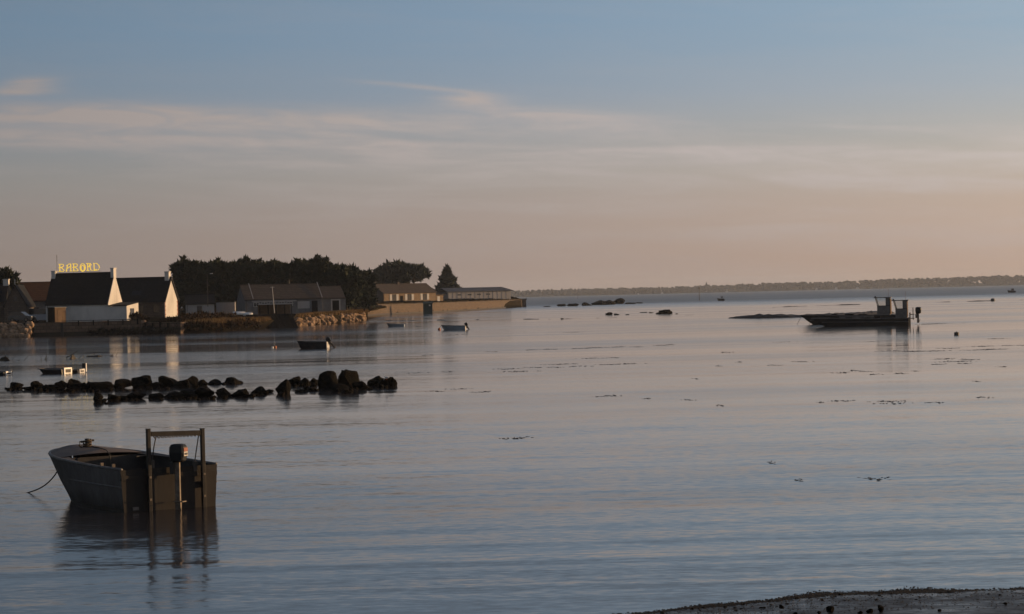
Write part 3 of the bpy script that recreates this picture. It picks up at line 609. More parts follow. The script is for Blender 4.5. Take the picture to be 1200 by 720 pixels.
def vehicles():
    vehicle('parked_car', 'dark hatchback car parked above the boulder bank', 'car', 9, 338.5, 1.95, R(-12), [(0, .25), (3.3, .25), (3.4, .55), (3.3, .78), (2.5, .92), (.1, .95), (0, .6)], [(.08, .93), (2.55, .9), (1.85, 1.4), (.6, 1.42)], 1.6, M['car_paint'], (.65, 2.65), .3)
    vehicle('parked_van', 'pale van parked in shade beside the plank hut', 'van', 34, 347, 1.78, R(-6), [(0, .3), (3.9, .3), (4.0, .6), (3.9, 1.0), (3.4, 1.15), (0, 1.15)], [(.0, 1.13), (3.45, 1.13), (2.95, 1.85), (.0, 1.95)], 1.7, M['van_paint'], (.75, 3.1), .33)
vehicles()

def quay():
    # stone quay in front of the houses; its coping carries a low rail
    a, b_ = W(40, 394.0), W(166, 391.1)
    d = (b_ - a); Lq = d.length; rz = math.atan2(d.y, d.x)
    q = empty('quay_wall', (a.x, a.y, 0), rz, 'long low stone quay below the white house', 'quay')
    MB().box(0, Lq, 0, 3.0, -1, 1.66).build('wall', M['quay'], q)
    nq = 14
    for k in range(nq):
        part('coping_stone', M['quay'], q, (k * Lq / nq + .012, (k + 1) * Lq / nq - .012, -.06 - .02 * (k % 2), 2.9, 1.662, 1.78 + .01 * (k % 3)))
    part('weed_skirt', M['weed'], q, (-.02, Lq + .02, -.07, -.01, -.6, .45))
    MB().tube([(3.9, -.12, 1.95), (Lq - .2, -.12, 1.95)], .045, 5).build('rail', M['iron'], q)
    for k in range(5):
        x = 6.2 + k * 2.05; part('fender_post', M['dark_wood'], q, (x, x + .14, -.2, -.075, 1.25, 2.0))
    part('ladder_slot', M['frame_dark'], q, (3.72, 4.12, -.1, -.065, -.6, 1.66))
    for k in range(5): part('ladder_rung', M['iron'], q, (3.74, 4.1, -.14, -.103, .1 + k * .32, .15 + k * .32))
    # bank continues as dark old masonry towards the gable house
    a, b_ = W(167, 391.0), W(212, 390.3); d = b_ - a; Lq = d.length
    q = empty('old_quay_wall', (a.x, a.y, 0), math.atan2(d.y, d.x), 'dark overgrown masonry below the sunlit gable', 'quay')
    MB().box(0.02, Lq, 0, 2.5, -1, 1.45).build('wall', M['quay'], q)
    part('weed_skirt', M['weed'], q, (0.0, Lq + .02, -.07, -.01, -.6, .75))
    for k in range(4): part('pile', M['dark_wood'], q, (.6 + k * 1.35, .8 + k * 1.35, -.25, -.075, -.6, 1.5 - .1 * (k % 2)))
quay()

def rock_mesh(seed, sub=3, rough=0.32, cuts=5):
    rng = random.Random(seed)
    bm = bmesh.new(); bmesh.ops.create_icosphere(bm, subdivisions=sub, radius=1.0)
    planes = []
    for _ in range(cuts + 4):
        n = Vector((rng.uniform(-1, 1), rng.uniform(-1, 1), rng.uniform(-.4, 1))).normalized(); planes.append((n, rng.uniform(.48, .88)))
    off = Vector((rng.uniform(0, 99), rng.uniform(0, 99), rng.uniform(0, 99)))
    for v in bm.verts:
        p = v.co.copy()
        p *= 1 + rough * mnoise.noise(p * 1.1 + off) + rough * .45 * mnoise.noise(p * 2.6 + off) + rough * .35 * (.5 - abs(mnoise.noise(p * 4 + off))) + rough * .18 * mnoise.noise(p * 9 + off)
        for n, dd in planes:
            e = p.dot(n) - dd
            if e > 0: p -= n * e * .95
        v.co = p
    me = bpy.data.meshes.new('rock'); bm.to_mesh(me); bm.free()
    xs = [v.co for v in me.vertices]
    lo = Vector((min(c.x for c in xs), min(c.y for c in xs), min(c.z for c in xs))); hi = Vector((max(c.x for c in xs), max(c.y for c in xs), max(c.z for c in xs)))
    for v in me.vertices: v.co = Vector(((v.co.x - (lo.x + hi.x) / 2) / (hi.x - lo.x), (v.co.y - (lo.y + hi.y) / 2) / (hi.y - lo.y), (v.co.z - lo.z) / (hi.z - lo.z)))
    return me

def riprap():
    rng = random.Random(12)
    bank = empty('boulder_bank', W(20, 395), 0, 'bank of sunlit orange boulders below the parked car', 'boulder bank')
    base = bank.location
    pool = [rock_mesh(300 + k, 2, .3, 6) for k in range(6)]
    for me in pool: me.materials.append(M['rock_dry'])
    for row in range(4):
        for k in range(13):
            px = -22 + k * 5.2 + (2.6 if row % 2 else 0) + rng.uniform(-1, 1)
            if px > 39: continue
            p = W(px, 395.6 - px * .024) + Vector((0, -2.1 + row * .55, 0))
            s = rng.uniform(.8, 1.2)
            o = bpy.data.objects.new('boulder', pool[rng.randrange(6)]); col.objects.link(o); o.parent = bank
            o.location = p + Vector((0, 0, -.2 + row * .46)) - base; o.scale = (s, s * .9, s * rng.uniform(.7, .95)); o.rotation_euler = (rng.uniform(-.3, .3), rng.uniform(-.3, .3), rng.uniform(0, 6))
riprap()

def workshops():
    z0 = 2.0
    # low white outbuilding left of the workshop
    Y = 405; h, rf = gable_house('low_outbuilding', 'low pale outbuilding beside the lamp post below the pines', 251, Y, 2.0, R(8), 4.6, 4.5, 1.8, 3.2, M['pale_clad'], M['pale_clad'], M['slate'])
    front_window(h, -2.4, .7, .8, .8)
    a, b_ = at(252, 355, 412), at(275, 355, 409); a.z = b_.z = 2.2; d = b_ - a
    w = empty('garden_wall', a, math.atan2(d.y, d.x), 'pale garden wall between outbuilding and workshop', 'wall')
    part('wall', M['pale_clad'], w, (0.25, d.length, 0, .25, -1, 1.75)); part('coping', M['grey_render'], w, (.2, d.length + .05, -.06, .31, 1.752, 1.85))
    # long workshop
    h, rf = gable_house('workshop', 'long low workshop with brown tile roof in front of the pines', 378, 430, 2.1, R(15), 13.6, 9.0, 2.15, 4.6, M['grey_render'], M['grey_render'], M['old_tile'], verge=0.08, cat='workshop')
    for x in (-11.6, -10.2, -8.8, -7.2, -5.8): front_window(h, x, .95, 1.0, .8, frame=M['white_trim'])
    part('fascia', M['pale_clad'], h, (-12.4, -4.6, -.16, -.135, 1.78, 2.0))
    part('white_panel', M['pale_clad'], h, (-4.4, -2.3, -.03, -.003, .5, 1.75))
    d = part('door', M['dark_wood'], h, (-1.9, -.9, -.06, -.003, -.2, 1.8)); part('handle', M['alu'], d, (-1.1, -1.03, -.1, -.062, .8, .9))
    MB().tube([(-5, 4.5, 4.7), (-5, 4.5, 5.6)], .09, 6).build('flue', M['iron'], rf)
    for x in (-12.2, -.14):
        s = (4.7 - 2.15) / 4.5
        MB().add([(x, -.1, 2.35), (x, 4.5, 5.0), (x, 4.5, 5.1), (x, -.1, 2.45), (x + .12, -.1, 2.35), (x + .12, 4.5, 5.0), (x + .12, 4.5, 5.1), (x + .12, -.1, 2.45)], [(0, 1, 2, 3), (4, 5, 6, 7), (0, 1, 5, 4), (1, 2, 6, 5), (2, 3, 7, 6), (3, 0, 4, 7)]).build('parapet', M['pale_clad'], rf)
    h, rf = gable_house('garage', 'lower tile-roofed garage with white framed door at the workshop end', 405, 436, 2.1, R(15), 4.4, 8.0, 2.1, 4.1, M['grey_render'], M['grey_render'], M['old_tile'], verge=0.08, cat='garage')
    part('door', M['dark_wood'], h, (-2.4, -1.2, -.04, -.003, 0, 1.75))
    part('door_frame', M['pale_clad'], h, (-2.65, -2.403, -.07, -.003, 0, 1.75), (-1.197, -.95, -.07, -.003, 0, 1.75), (-2.65, -.95, -.07, -.003, 1.753, 2.0))
    # open work shed of posts in front of the workshop
    b0 = at(304, 360, 418); b0.z = 1.9
    sh = empty('open_shed', b0, R(12), 'open work shed on posts in front of the workshop', 'shed')
    for x in (0, 1.4, 2.8, 4.2, 5.4): part('post', M['dark_wood'], sh, (x, x + .14, 0, .14, -.6, 1.55))
    part('roof', M['old_tile'], sh, (-.2, 5.75, -.3, 3.0, 1.552, 1.66)); part('fascia', M['pale_clad'], sh, (-.2, 5.75, -.34, -.303, 1.5, 1.72))
    part('back_wall', M['wood'], sh, (0, 5.6, 2.6, 2.7, -.6, 1.548)); part('bench', M['wood'], sh, (.4, 4.0, 1.2, 2.0, .5, .6))
    # slipway of dark boards
    p = W(322, 385.2); s = empty('slipway', (p.x, p.y, 0), R(10), 'dark sloping slipway running into the water below the workshop', 'slipway')
    for k in range(11):
        x = -3.2 + k * .62
        MB().add([(x, -.8, -.35), (x + .58, -.8, -.35), (x + .58, 14, 2.05), (x, 14, 2.05), (x, -.8, -.55), (x + .58, -.8, -.55), (x + .58, 14, 1.7), (x, 14, 1.7)], [(0, 1, 2, 3), (4, 5, 6, 7), (0, 1, 5, 4), (1, 2, 6, 5), (2, 3, 7, 6), (3, 0, 4, 7)]).build('plank', M['dark_wood'], s)
    # tall pale pole by the shed, lamp post by the outbuilding, small signpost
    p = at(321.5, 363, 412); m_ = empty('boat_mast', p, 0, 'leaning pale mast standing in front of the workshop', 'mast')
    tp = at(319, 336, 412) - p
    MB().tube([(0, 0, -.6), tp], [.075, .05], 6).build('pole', M['white_trim'], m_); MB().tube([tp * .97 + Vector((-.35, 0, 0)), tp * .97 + Vector((.35, 0, 0))], .03, 5).build('crosstree', M['white_trim'], m_)
    p = at(243.5, 354, 402); l = empty('street_lamp', p, 0, 'thin street lamp standing against the pines', 'street lamp')
    hgt = at(243.5, 321, 402).z - p.z
    MB().tube([(0, 0, -.8), (0, 0, hgt - .1), (.25, -.1, hgt), (.6, -.2, hgt + .03)], [.06, .04, .035, .03], 6).build('pole', M['iron'], l)
    MB().box(.5, .95, -.32, -.08, hgt - .04, hgt + .08).build('lamp_head', M['white_trim'], l)
workshops()

def upturned_boat(px, py, Lb, lab, rz):
    Y = 396; p = at(px, py, Y)
    o = MB(); rg = []
    for i in range(9):
        t = i / 8; x = (t - .5) * Lb; w = .62 * (1 - (max(0, t - .45) / .55) ** 2.2) * (0.8 + .2 * min(1, t * 4)) + .02; hh = .5 * (1 - .35 * max(0, t - .5))
        rg.append([(x, -w, 0), (x, -w * .86, hh * .6), (x, -w * .3, hh), (x, w * .3, hh), (x, w * .86, hh * .6), (x, w, 0)])
    e = empty('upturned_dinghy', p - Vector((0, 0, .25)), rz, lab, 'boat', 'dinghies turned over on the bank')
    o.rings(rg, closed=True).build('hull', M['white_boat'], e, smooth=True)
    MB().box(-Lb / 2, Lb * .42, -.03, .03, .47, .56).build('keel', M['white_trim'], e)
    part('trestle', M['wood'], e, (-.9, -.8, -.5, .5, -.55, -.003), (.7, .8, -.5, .5, -.55, -.003))
upturned_boat(280.5, 367.2, 2.1, 'larger white dinghy turned over on the dark bank', R(8)); upturned_boat(291, 368.3, 1.5, 'smaller white dinghy turned over beside the larger one', R(-12))

def sunny_bank():
    # eroded stone bank at the point, low sun raking across it
    rng = random.Random(5)
    ptsA = [W(x, y) for x, y in ((345, 383), (370, 381), (400, 378.4), (418, 376.6), (427.5, 375.2))]
    bank = empty('stone_bank', ptsA[0], 0, 'rough golden stone bank at the tip of the near point', 'stone bank'); base = bank.location.copy()
    pool = [rock_mesh(500 + k, 2, .35, 7) for k in range(6)]
    for me in pool: me.materials.append(M['rock_dry'])
    tot = len(ptsA) - 1
    for k in range(150):
        t = rng.random() * tot; i = min(int(t), tot - 1); p = ptsA[i].lerp(ptsA[i + 1], t - i)
        row = rng.random()
        s = rng.uniform(.55, 1.15)
        o = bpy.data.objects.new('boulder', pool[rng.randrange(6)]); col.objects.link(o); o.parent = bank
        o.location = p + Vector((rng.uniform(-.3, .3), -.35 + row * 1.6, -.25 + row * 1.25)) - base
        o.scale = (s * 1.25, s, s * rng.uniform(.6, .95)); o.rotation_euler = (rng.uniform(-.4, .4), rng.uniform(-.4, .4), rng.uniform(0, 6))
    return ptsA
BANK = sunny_bank()

def sea_wall():
    c = [W(x, y) for x, y in ((428, 370.6), (455, 368.9), (480, 367.7), (520, 365.9), (560, 363.6), (590, 361.6), (612, 360.0))]
    w = empty('sea_wall', (c[0].x, c[0].y, 0), 0, 'long golden stone sea wall running out to the tip', 'wall')
    o = c[0]
    for a, b_ in zip(c, c[1:]):
        d = b_ - a; rz = math.atan2(d.y, d.x); L = d.length
        Mx = Matrix.Translation(a - o) @ Matrix.Rotation(rz, 4, 'Z')
        MB().box(0, L + .05, 0, 1.2, -1, 2.38, Mx).build('wall', M['gold_stone'], w)
        n = max(3, int(L / 4.5))
        for k in range(n): MB().box(k * L / n + .03, (k + 1) * L / n - .03, -.12, 1.3, 2.382, 2.6 + .02 * (k % 3), Mx).build('coping_stone', M['stone_wall'], w)
        MB().box(0, L + .05, -.10, -.01, -.8, .42, Mx).build('weed_skirt', M['mud'], w)
    e = c[-1] - o
    Mx = Matrix.Translation(e)
    MB().box(-.4, 1.4, -.8, 40, -1, 2.42, Mx).build('end_wall', M['gold_stone'], w); MB().box(-.9, 1.6, -1.1, .9, 2.43, 2.9, Mx).build('end_block', M['stone_wall'], w)
sea_wall()

def stone_cottage():
    Y = 705.0
    h, rf = gable_house('stone_cottage', 'golden stone cottage with white shutters behind the sea wall', 511, Y, 2.6, R(40), 18.8, 9.0, 2.9, 5.3, M['cottage_stone'], M['stone_wall'], M['old_tile'], over=.3)
    for x in (-15.0, -9.6, -4.1): front_window(h, x, .8, 1.5, 1.75, shut=M['white_trim'])
    d = part('door', M['dark_wood'], h, (-12.9, -11.8, -.06, -.003, 0, 2.1)); part('handle', M['alu'], d, (-12.05, -11.95, -.1, -.062, .95, 1.05))
    chimney(rf, -18.8, -18.2, 4.5, .9, 5.0, 6.0, M['stone_wall']); chimney(rf, -10.5, -9.9, 4.5, .9, 5.0, 5.9, M['stone_wall'])
    # low annexe with a pale door
    part('annexe_wall', M['cottage_stone'], h, (0.003, 3.4, 1.0, 6, -1, 2.0)); part('annexe_roof', M['old_tile'], h, (-.05, 3.7, .7, 6.3, 2.003, 2.25))
    part('annexe_door', M['white_trim'], h, (1.2, 2.1, .93, .997, 0, 1.7))
    # long pale shed
    Y = 820; h = empty('long_shed', (GX(525.5, Y), Y, 2.6), R(26), 'long pale shed with four slot windows behind the sea wall', 'shed')
    Ls = 23.0
    part('wall', M['pale_clad'], h, (0, Ls, 0, 9, -1.2, 3.0))
    for k in range(1, 14): part('seam', M['pale_clad'], h, (k * Ls / 14 - .05, k * Ls / 14 + .05, -.06, -.003, -.2, 3.0))
    rf = MB().add([(-.5, -.4, 2.98), (Ls + .9, -.4, 2.98), (Ls - 1.2, 4.5, 4.2), (-.5, 4.5, 4.2), (-.5, 9.4, 2.98), (Ls + .9, 9.4, 2.98), (-.5, -.4, 3.2), (Ls + .9, -.4, 3.2), (Ls - 1.2, 4.5, 4.45), (-.5, 4.5, 4.45), (-.5, 9.4, 3.2), (Ls + .9, 9.4, 3.2)],
                  [(6, 7, 8, 9), (9, 8, 11, 10), (0, 1, 7, 6), (1, 5, 11, 8, 7), (4, 5, 11, 10), (0, 3, 4, 10, 9, 6), (0, 1, 5, 4)]).build('roof', M['grey_roof'], h)
    for x in (3.9, 7.8, 11.2, 14.6):
        w_ = part('window', M['frame_dark'], h, (x - .65, x + .65, -.05, -.003, 1.85, 2.3)); part('pane', M['glass'], w_, (x - .58, x + .58, -.07, -.052, 1.9, 2.25))
    part('lean_to', M['grey_render'], h, (-4.5, -.05, 1, 7, -1.2, 2.6)); part('lean_to_roof', M['grey_roof'], h, (-4.8, -.05, .7, 7.3, 2.603, 2.85))
    # teal hut against the sea wall
    p = W(502, 367.6); h = empty('teal_hut', (p.x, p.y - 1.6, 0), R(8), 'small teal hut on the shore against the sea wall', 'hut')
    part('wall', M['teal'], h, (-1.1, 1.1, 0, 1.2, -.6, 2.5))
    for k in range(6): part('board', M['teal'], h, (-1.1 + k * .367 + .02, -1.1 + (k + 1) * .367 - .02, -.04, -.003, -.4, 2.5))
    MB().add([(-1.25, -.15, 2.5), (1.25, -.15, 2.5), (1.25, 1.4, 2.9), (-1.25, 1.4, 2.9), (-1.25, -.15, 2.6), (1.25, -.15, 2.6), (1.25, 1.4, 3.0), (-1.25, 1.4, 3.0)], [(0, 1, 2, 3), (4, 5, 6, 7), (0, 1, 5, 4), (1, 2, 6, 5), (2, 3, 7, 6), (3, 0, 4, 7)]).build('roof', M['teal'], h)
    lp = MB().box(.25, .6, -.12, -.045, 1.85, 2.2).build('white_box', M['white_trim'], h)
stone_cottage()

# ------------------------------------------------------------------ trees and scrub
def leaf_faces(b, rng, c, rad, n, size, up=0.35):
    for _ in range(n):
        d = Vector((rng.gauss(0, 1), rng.gauss(0, 1), rng.gauss(0, 1))).normalized()
        p = c + Vector((d.x * rad.x, d.y * rad.y, d.z * rad.z)) * rng.uniform(.45, 1.08)
        dirn = (d + Vector((0, 0, up)) + Vector((rng.uniform(-.6, .6), rng.uniform(-.6, .6), rng.uniform(-.3, .5)))).normalized()
        side = dirn.cross(Vector((rng.uniform(-1, 1), rng.uniform(-1, 1), rng.uniform(-1, 1)))).normalized()
        s = size * rng.uniform(.6, 1.4) * (1.7 if rng.random() < .22 else 1)
        b.add([p - side * s * .35, p + dirn * s * .55 - side * s * .22, p + dirn * s * 1.25, p + dirn * s * .55 + side * s * .22, p + side * s * .35], [(0, 1, 2, 3, 4)])
def tree(label, px, Y, z0, hgt, spread, seed, style, name='pine_tree', group='pines behind the workshop', lean=0.0):
    rng = random.Random(seed); hgt *= .94 if style == 'pine' else 1.02
    e = empty(name, (GX(px, Y), Y, z0), 0, label, 'tree', group)
    t = MB(); lx = lean * hgt
    trunk_top = hgt * (.9 if style == 'cone' else .72)
    pts = [Vector((lx * (k / 5) ** 2 + .15 * mnoise.noise((k, seed, 0)), .15 * mnoise.noise((k, seed, 5)), trunk_top * k / 5 - .8)) for k in range(6)]
    t.tube(pts, [hgt * .034 * (1 - .16 * k) for k in range(6)], 8)
    b = MB(); clumps = []
    if style == 'cone':
        for k in range(110):
            f = rng.random() ** 1.15; a = rng.uniform(0, 6.28); ln = (spread * (1 - f) ** .95 + .25) * rng.uniform(.7, 1.15); z = hgt * (.06 + .88 * f)
            for q in (.35, .7, 1.0): clumps.append((Vector((ln * q * math.cos(a), ln * q * math.sin(a), z - .25 * q * ln * .3 + .35 * (q > .9))), Vector((.62, .62, .22)) * (1.25 - .35 * q) * (1 - .45 * f)))
        for q in range(5): clumps.append((Vector((0, 0, hgt * .93 + q * .28)), Vector((.25, .25, .2)) * (1.2 - .2 * q)))
    elif style == 'umbrella':
        for k in range(85):
            a = rng.uniform(0, 6.28); q = rng.random() ** .55; rr = spread * q
            z = hgt * (.55 + .38 * math.sqrt(max(0, 1 - q * q)) * rng.uniform(.5, 1.05)) + rng.uniform(-.5, .3)
            clumps.append((Vector((rr * math.cos(a) + lx, rr * math.sin(a), z)), Vector((.95, .95, .6)) * rng.uniform(.7, 1.25)))
    else:
        for k in range(105):
            a = rng.uniform(0, 6.28); f = rng.random() ** .75; q = rng.random() ** .42
            env = math.sin(math.pi * min(1, .26 + .68 * f)) ** .7
            rr = spread * env * q
            z = hgt * (.07 + .87 * f) + rng.uniform(-.3, .5)
            clumps.append((Vector((rr * math.cos(a) + lx * f, rr * math.sin(a), z)), Vector((.85, .85, .42)) * rng.uniform(.55, 1.25)))
        for k in range(10):     # upright plumes
            a = rng.uniform(0, 6.28); rr = spread * rng.uniform(0, .95); z = hgt * (rng.uniform(.9, .99) - .22 * (rr / spread) ** 2); tall = rng.uniform(.5, 1.5)
            for q in range(4): clumps.append((Vector((rr * math.cos(a) + .1 * q * math.cos(a * 3), rr * math.sin(a), z + tall * q / 3)), Vector((.34, .34, .2)) * (1.15 - .28 * q)))
        for k in range(16):     # ragged leaders and side boughs breaking the outline
            a = rng.uniform(0, 6.28); rr = spread * rng.uniform(0, .9); z = hgt * (rng.uniform(.86, 1.03) - .18 * (rr / spread) ** 2)
            for q in range(3): clumps.append((Vector((rr * math.cos(a) * (1 + .12 * q), rr * math.sin(a), z - .1 + .33 * q)), Vector((.42, .42, .32)) * (1 - .25 * q)))
    for c, rad in clumps:
        leaf_faces(b, rng, c, rad, 40, .42 * Y / 455 if style == 'pine' else .6)
    for k in range(0, len(clumps), 4):
        c = clumps[k][0]; zt = max(.5, min(trunk_top - .3, c.z - rng.uniform(.4, 1.6)))
        q = pts[0].lerp(pts[-1], min(1, (zt + .8) / (trunk_top)))
        t.tube([q, q.lerp(c, .55) + Vector((0, 0, .15)), c], [hgt * .011, hgt * .008, hgt * .003], 5, caps=False)
    t.build('trunk', M['bark'], e, smooth=True); b.build('crown', M['pine'], e)
    return e
def trees():
    row = [(218, 304.5, 3.0), (232, 309, 3.0), (252, 306, 3.4), (272, 309, 3.0), (292, 304, 3.2), (311, 309, 3.0), (330, 308, 3.0), (349, 307.5, 3.0), (367, 305.5, 3.2), (386, 310, 2.8), (402, 313, 2.6), (416, 317, 2.3), (427, 323, 1.7)]
    for k, (px, top, sp) in enumerate(row):
        Y = 455 + (k % 3) * 9; z0 = 2.6
        hgt = at(px, top + 3, Y).z - z0
        tree('dark ragged pine, %s from the lit gable in the row behind the workshop' % ORD[k], px, Y, z0, hgt, sp, 40 + k, 'pine')
    # understorey pines filling the foot of the row
    for k, px in enumerate((226, 243, 262, 284, 302, 321, 340, 358, 377, 394, 406, 417)):
        Y = 448 + (k % 2) * 6; tree('low dense pine filling the foot of the row, %s from the lamp post side' % ORD[k], px, Y, 2.5, (7.2 + (k % 3) * .6) * (1 if px < 400 else .8), 2.8, 90 + k, 'pine')
    Y = 745; z0 = 2.7
    for px, top, sp, lab, sd, st in [(452, 314, 5.0, 'broad cypress joining the pine row, behind the stone cottage gable', 71, 'pine'), (469, 306, 6.8, 'tallest broad cypress with the highest crown behind the stone cottage', 72, 'umbrella'), (486, 309, 4.8, 'flat-topped cypress with a gap of sky below, over the cottage roof', 73, 'umbrella'), (462, 326, 4.5, 'low dense cypress hiding the feet of the taller ones, behind the cottage', 75, 'pine')]:
        tree(lab, px, Y, z0, at(px, top, Y).z - z0, sp, sd, st, name='cypress_tree', group='cypresses behind the stone cottage')
    Y = 850
    tree('lone conical tree between the stone cottage and the long shed', 525, Y, 2.7, at(524, 315, Y).z - 2.7, 5.4, 74, 'cone', name='conical_tree', group=None)
    Y = 362
    tree('dark tree at the photo edge above the slate cottage', 9, Y, 1.8, at(9, 321, Y).z - 1.8, 1.7, 80, 'pine', name='dark_tree', group=None)
    tree('dark tree cut by the photo edge behind the white chimney', -7, Y + 4, 1.8, at(0, 320, Y).z - 1.8, 1.8, 81, 'pine', name='dark_tree', group=None)
trees()

def shrub(label, p, r, hgt, seed, mat, n=26, size=.2, group='scrub along the bank'):
    rng = random.Random(seed); e = empty('shrub', p, 0, label, 'shrub', group); b = MB(); s = MB()
    for k in range(n):
        a = rng.uniform(0, 6.28); q = rng.random() ** .5 * r; z = hgt * rng.uniform(.15, .9) * (1 - .45 * (q / r) ** 2)
        c = Vector((q * math.cos(a), q * math.sin(a), z)); leaf_faces(b, rng, c, Vector((.32, .32, .26)), 22, size)
        if k % 3 == 0: s.tube([(0, 0, -.3), c * .5 + Vector((0, 0, .1)), c], [.035, .025, .012], 4, caps=False)
    b.build('foliage', mat, e); s.build('stem', M['bark'], e)
def scrub():
    rng = random.Random(44)
    spots = [(163, 373, 341), (212, 374, 341), (219, 372, 345), (226, 373, 344), (234, 371, 349), (242, 373, 350), (251, 372, 354), (259, 370, 358), (266, 371, 360), (215, 380, 338), (224, 380, 339), (235, 379, 343), (247, 378, 346), (258, 378, 350), (269, 376, 355), (203, 379, 338), (197, 381, 337)]
    for k, (px, py, Y) in enumerate(spots):
        top = at(px, py - 3, Y); big = rng.uniform(.9, 1.5)
        shrub('brown shrub on the dark bank, %s of those spreading away from the lean-to' % ORD[k], Vector((top.x, Y, max(.9, top.z - big))), rng.uniform(.9, 1.6), big + .3, 200 + k, M['bush'])
    for k, px in enumerate(range(206, 300, 6)):
        yw = interp([(s[0], s[1]) for s in SHORE], px); p = W(px, yw) + Vector((0, rng.uniform(.3, 1.3), rng.uniform(.2, .7)))
        shrub('low dark scrub at the foot of the bank, %s from the old quay' % ORD[k], p, rng.uniform(.7, 1.1), rng.uniform(.7, 1.1), 260 + k, M['bush'], n=20, group='scrub at the foot of the bank')
    for k, px in enumerate(range(108, 210, 8)):
        yw = interp([(s[0], s[1]) for s in SHORE], px); p = W(px, yw) + Vector((rng.uniform(-.3, .3), rng.uniform(-.5, -.2), rng.uniform(-.15, .1)))
        shrub('clump of dark bladder weed hanging on the quay foot, %s from the ladder' % ORD[k], p, rng.uniform(.5, .9), rng.uniform(.5, .95), 300 + k, M['weed'], n=16, group='weed clumps on the quay foot')
    shrub('dark rounded bush against the lean-to window', Vector((GX(158, 340.5), 340.5, 1.75)), .65, 1.0, 231, M['bush'], group=None)
    # coarse shore grass over the banks
    b = MB()
    def tuft(p, n, hgt):
        for _ in range(n):
            q = p + Vector((rng.gauss(0, .22), rng.gauss(0, .22), -.08)); d = Vector((rng.gauss(0, .3), rng.gauss(0, .3), 1)).normalized(); s = d.cross(Vector((rng.uniform(-1, 1), rng.uniform(-1, 1), 0))).normalized() * .035; L = hgt * rng.uniform(.6, 1.3)
            b.add([q - s, q + s, q + d * L], [(0, 1, 2)])
    def along(pts, hts, n, back, hh):
        for _ in range(n):
            i = rng.randrange(len(pts) - 1); f = rng.random(); p = pts[i].lerp(pts[i + 1], f); hz = hts[i] + (hts[i + 1] - hts[i]) * f; dy = rng.uniform(*back)
            tuft(Vector((p.x, p.y + dy, hz * (.9 if dy < 4 else 1.03) + .05)), 9, hh)
    sh = [s for s in SHORE]
    along(SP[8:13], [s[2] for s in sh[8:13]], 620, (.8, 12), .55)
    along(SP[13:18], [s[2] for s in sh[13:18]], 900, (1.1, 14), .5)
    along(SP[19:26], [s[2] for s in sh[19:26]], 260, (2.2, 9), .5)
    o = b.build('shore_grass', M['dry_grass']); tag(o, 'coarse dry grass along the shore banks', 'grass', kind='stuff')
scrub()

# ------------------------------------------------------------------ rocks
def crag_mesh(seed, rough):
    # angular block: hull of random points, edges broken up
    rng = random.Random(seed); bm = bmesh.new()
    for _ in range(15):
        v = Vector((rng.gauss(0, 1), rng.gauss(0, 1), rng.gauss(0, .9))).normalized() * rng.uniform(.75, 1.0); v.z = v.z * .9 + .1
        bm.verts.new(v)
    r = bmesh.ops.convex_hull(bm, input=bm.verts[:]); bmesh.ops.delete(bm, geom=list({g for g in r['geom_interior'] + r['geom_unused'] if isinstance(g, bmesh.types.BMVert)}), context='VERTS')
    bmesh.ops.subdivide_edges(bm, edges=bm.edges[:], cuts=3, use_grid_fill=True); bmesh.ops.triangulate(bm, faces=bm.faces[:])
    for _ in range(1): bmesh.ops.smooth_vert(bm, verts=bm.verts[:], factor=.5, use_axis_x=True, use_axis_y=True, use_axis_z=True)
    off = Vector((rng.uniform(0, 99), rng.uniform(0, 99), 0))
    for v in bm.verts: v.co *= 1 + rough * .42 * mnoise.noise(v.co * 2.2 + off) + rough * .42 * (.3 - abs(mnoise.noise(v.co * 3.7 + off))) + rough * .14 * mnoise.noise(v.co * 8 + off)
    me = bpy.data.meshes.new('rock'); bm.to_mesh(me); bm.free(); xs = [v.co for v in me.vertices]
    lo = Vector([min(c[i] for c in xs) for i in range(3)]); hi = Vector([max(c[i] for c in xs) for i in range(3)])
    for v in me.vertices: v.co = Vector(((v.co.x - (lo.x + hi.x) / 2) / (hi.x - lo.x), (v.co.y - (lo.y + hi.y) / 2) / (hi.y - lo.y), (v.co.z - lo.z) / (hi.z - lo.z)))
    return me
def place_rock(name, px, py, w, h, seed, label, mat, group=None, depth=None, sub=4, cat='rock', rough=.5):
    py -= h * .22; h *= .8
    p = W(px, py); k = ppm(p.y); me = crag_mesh(seed, rough); me.materials.append(mat)
    o = bpy.data.objects.new(name, me); col.objects.link(o)
    hh = h / k; sink = hh * .35
    o.location = p + Vector((0, 0, -sink)); o.scale = (w / k, (depth or w * 1.1) / k, hh + sink); o.rotation_euler = (0, 0, 0)
    return tag(o, label, cat, group)
REAR = [(10, 457.6, 6, 2.2), (20, 458, 14.5, 11), (34, 458.5, 16, 6), (43, 458.5, 14, 13), (53, 459, 13, 9), (62, 459, 13, 9), (72, 459.5, 15, 14.5), (87, 459.5, 19, 17), (98, 458.5, 12, 11.5), (106, 458.5, 12, 12.5), (121, 458.5, 25, 12.5), (144, 458.2, 19, 15), (166, 457.8, 25, 19), (184, 456, 16, 9), (198, 456.5, 23, 17.5), (214, 456, 18, 12.5), (226, 455.5, 12, 16), (237, 455, 12, 11), (252, 452, 18, 8), (273, 452, 22, 11)]
FRONT = [(115, 474, 11, 16), (134, 472, 14, 11.5), (145, 469.5, 11, 6.5), (160, 470, 22, 12), (183, 469, 17, 9), (205, 468.5, 26, 10.5), (222, 468.5, 21, 13), (240, 468.5, 22, 16.5), (264, 467.5, 22, 14), (281, 467.5, 22, 13), (303, 464.5, 18, 12.5), (315, 461, 11, 5)]
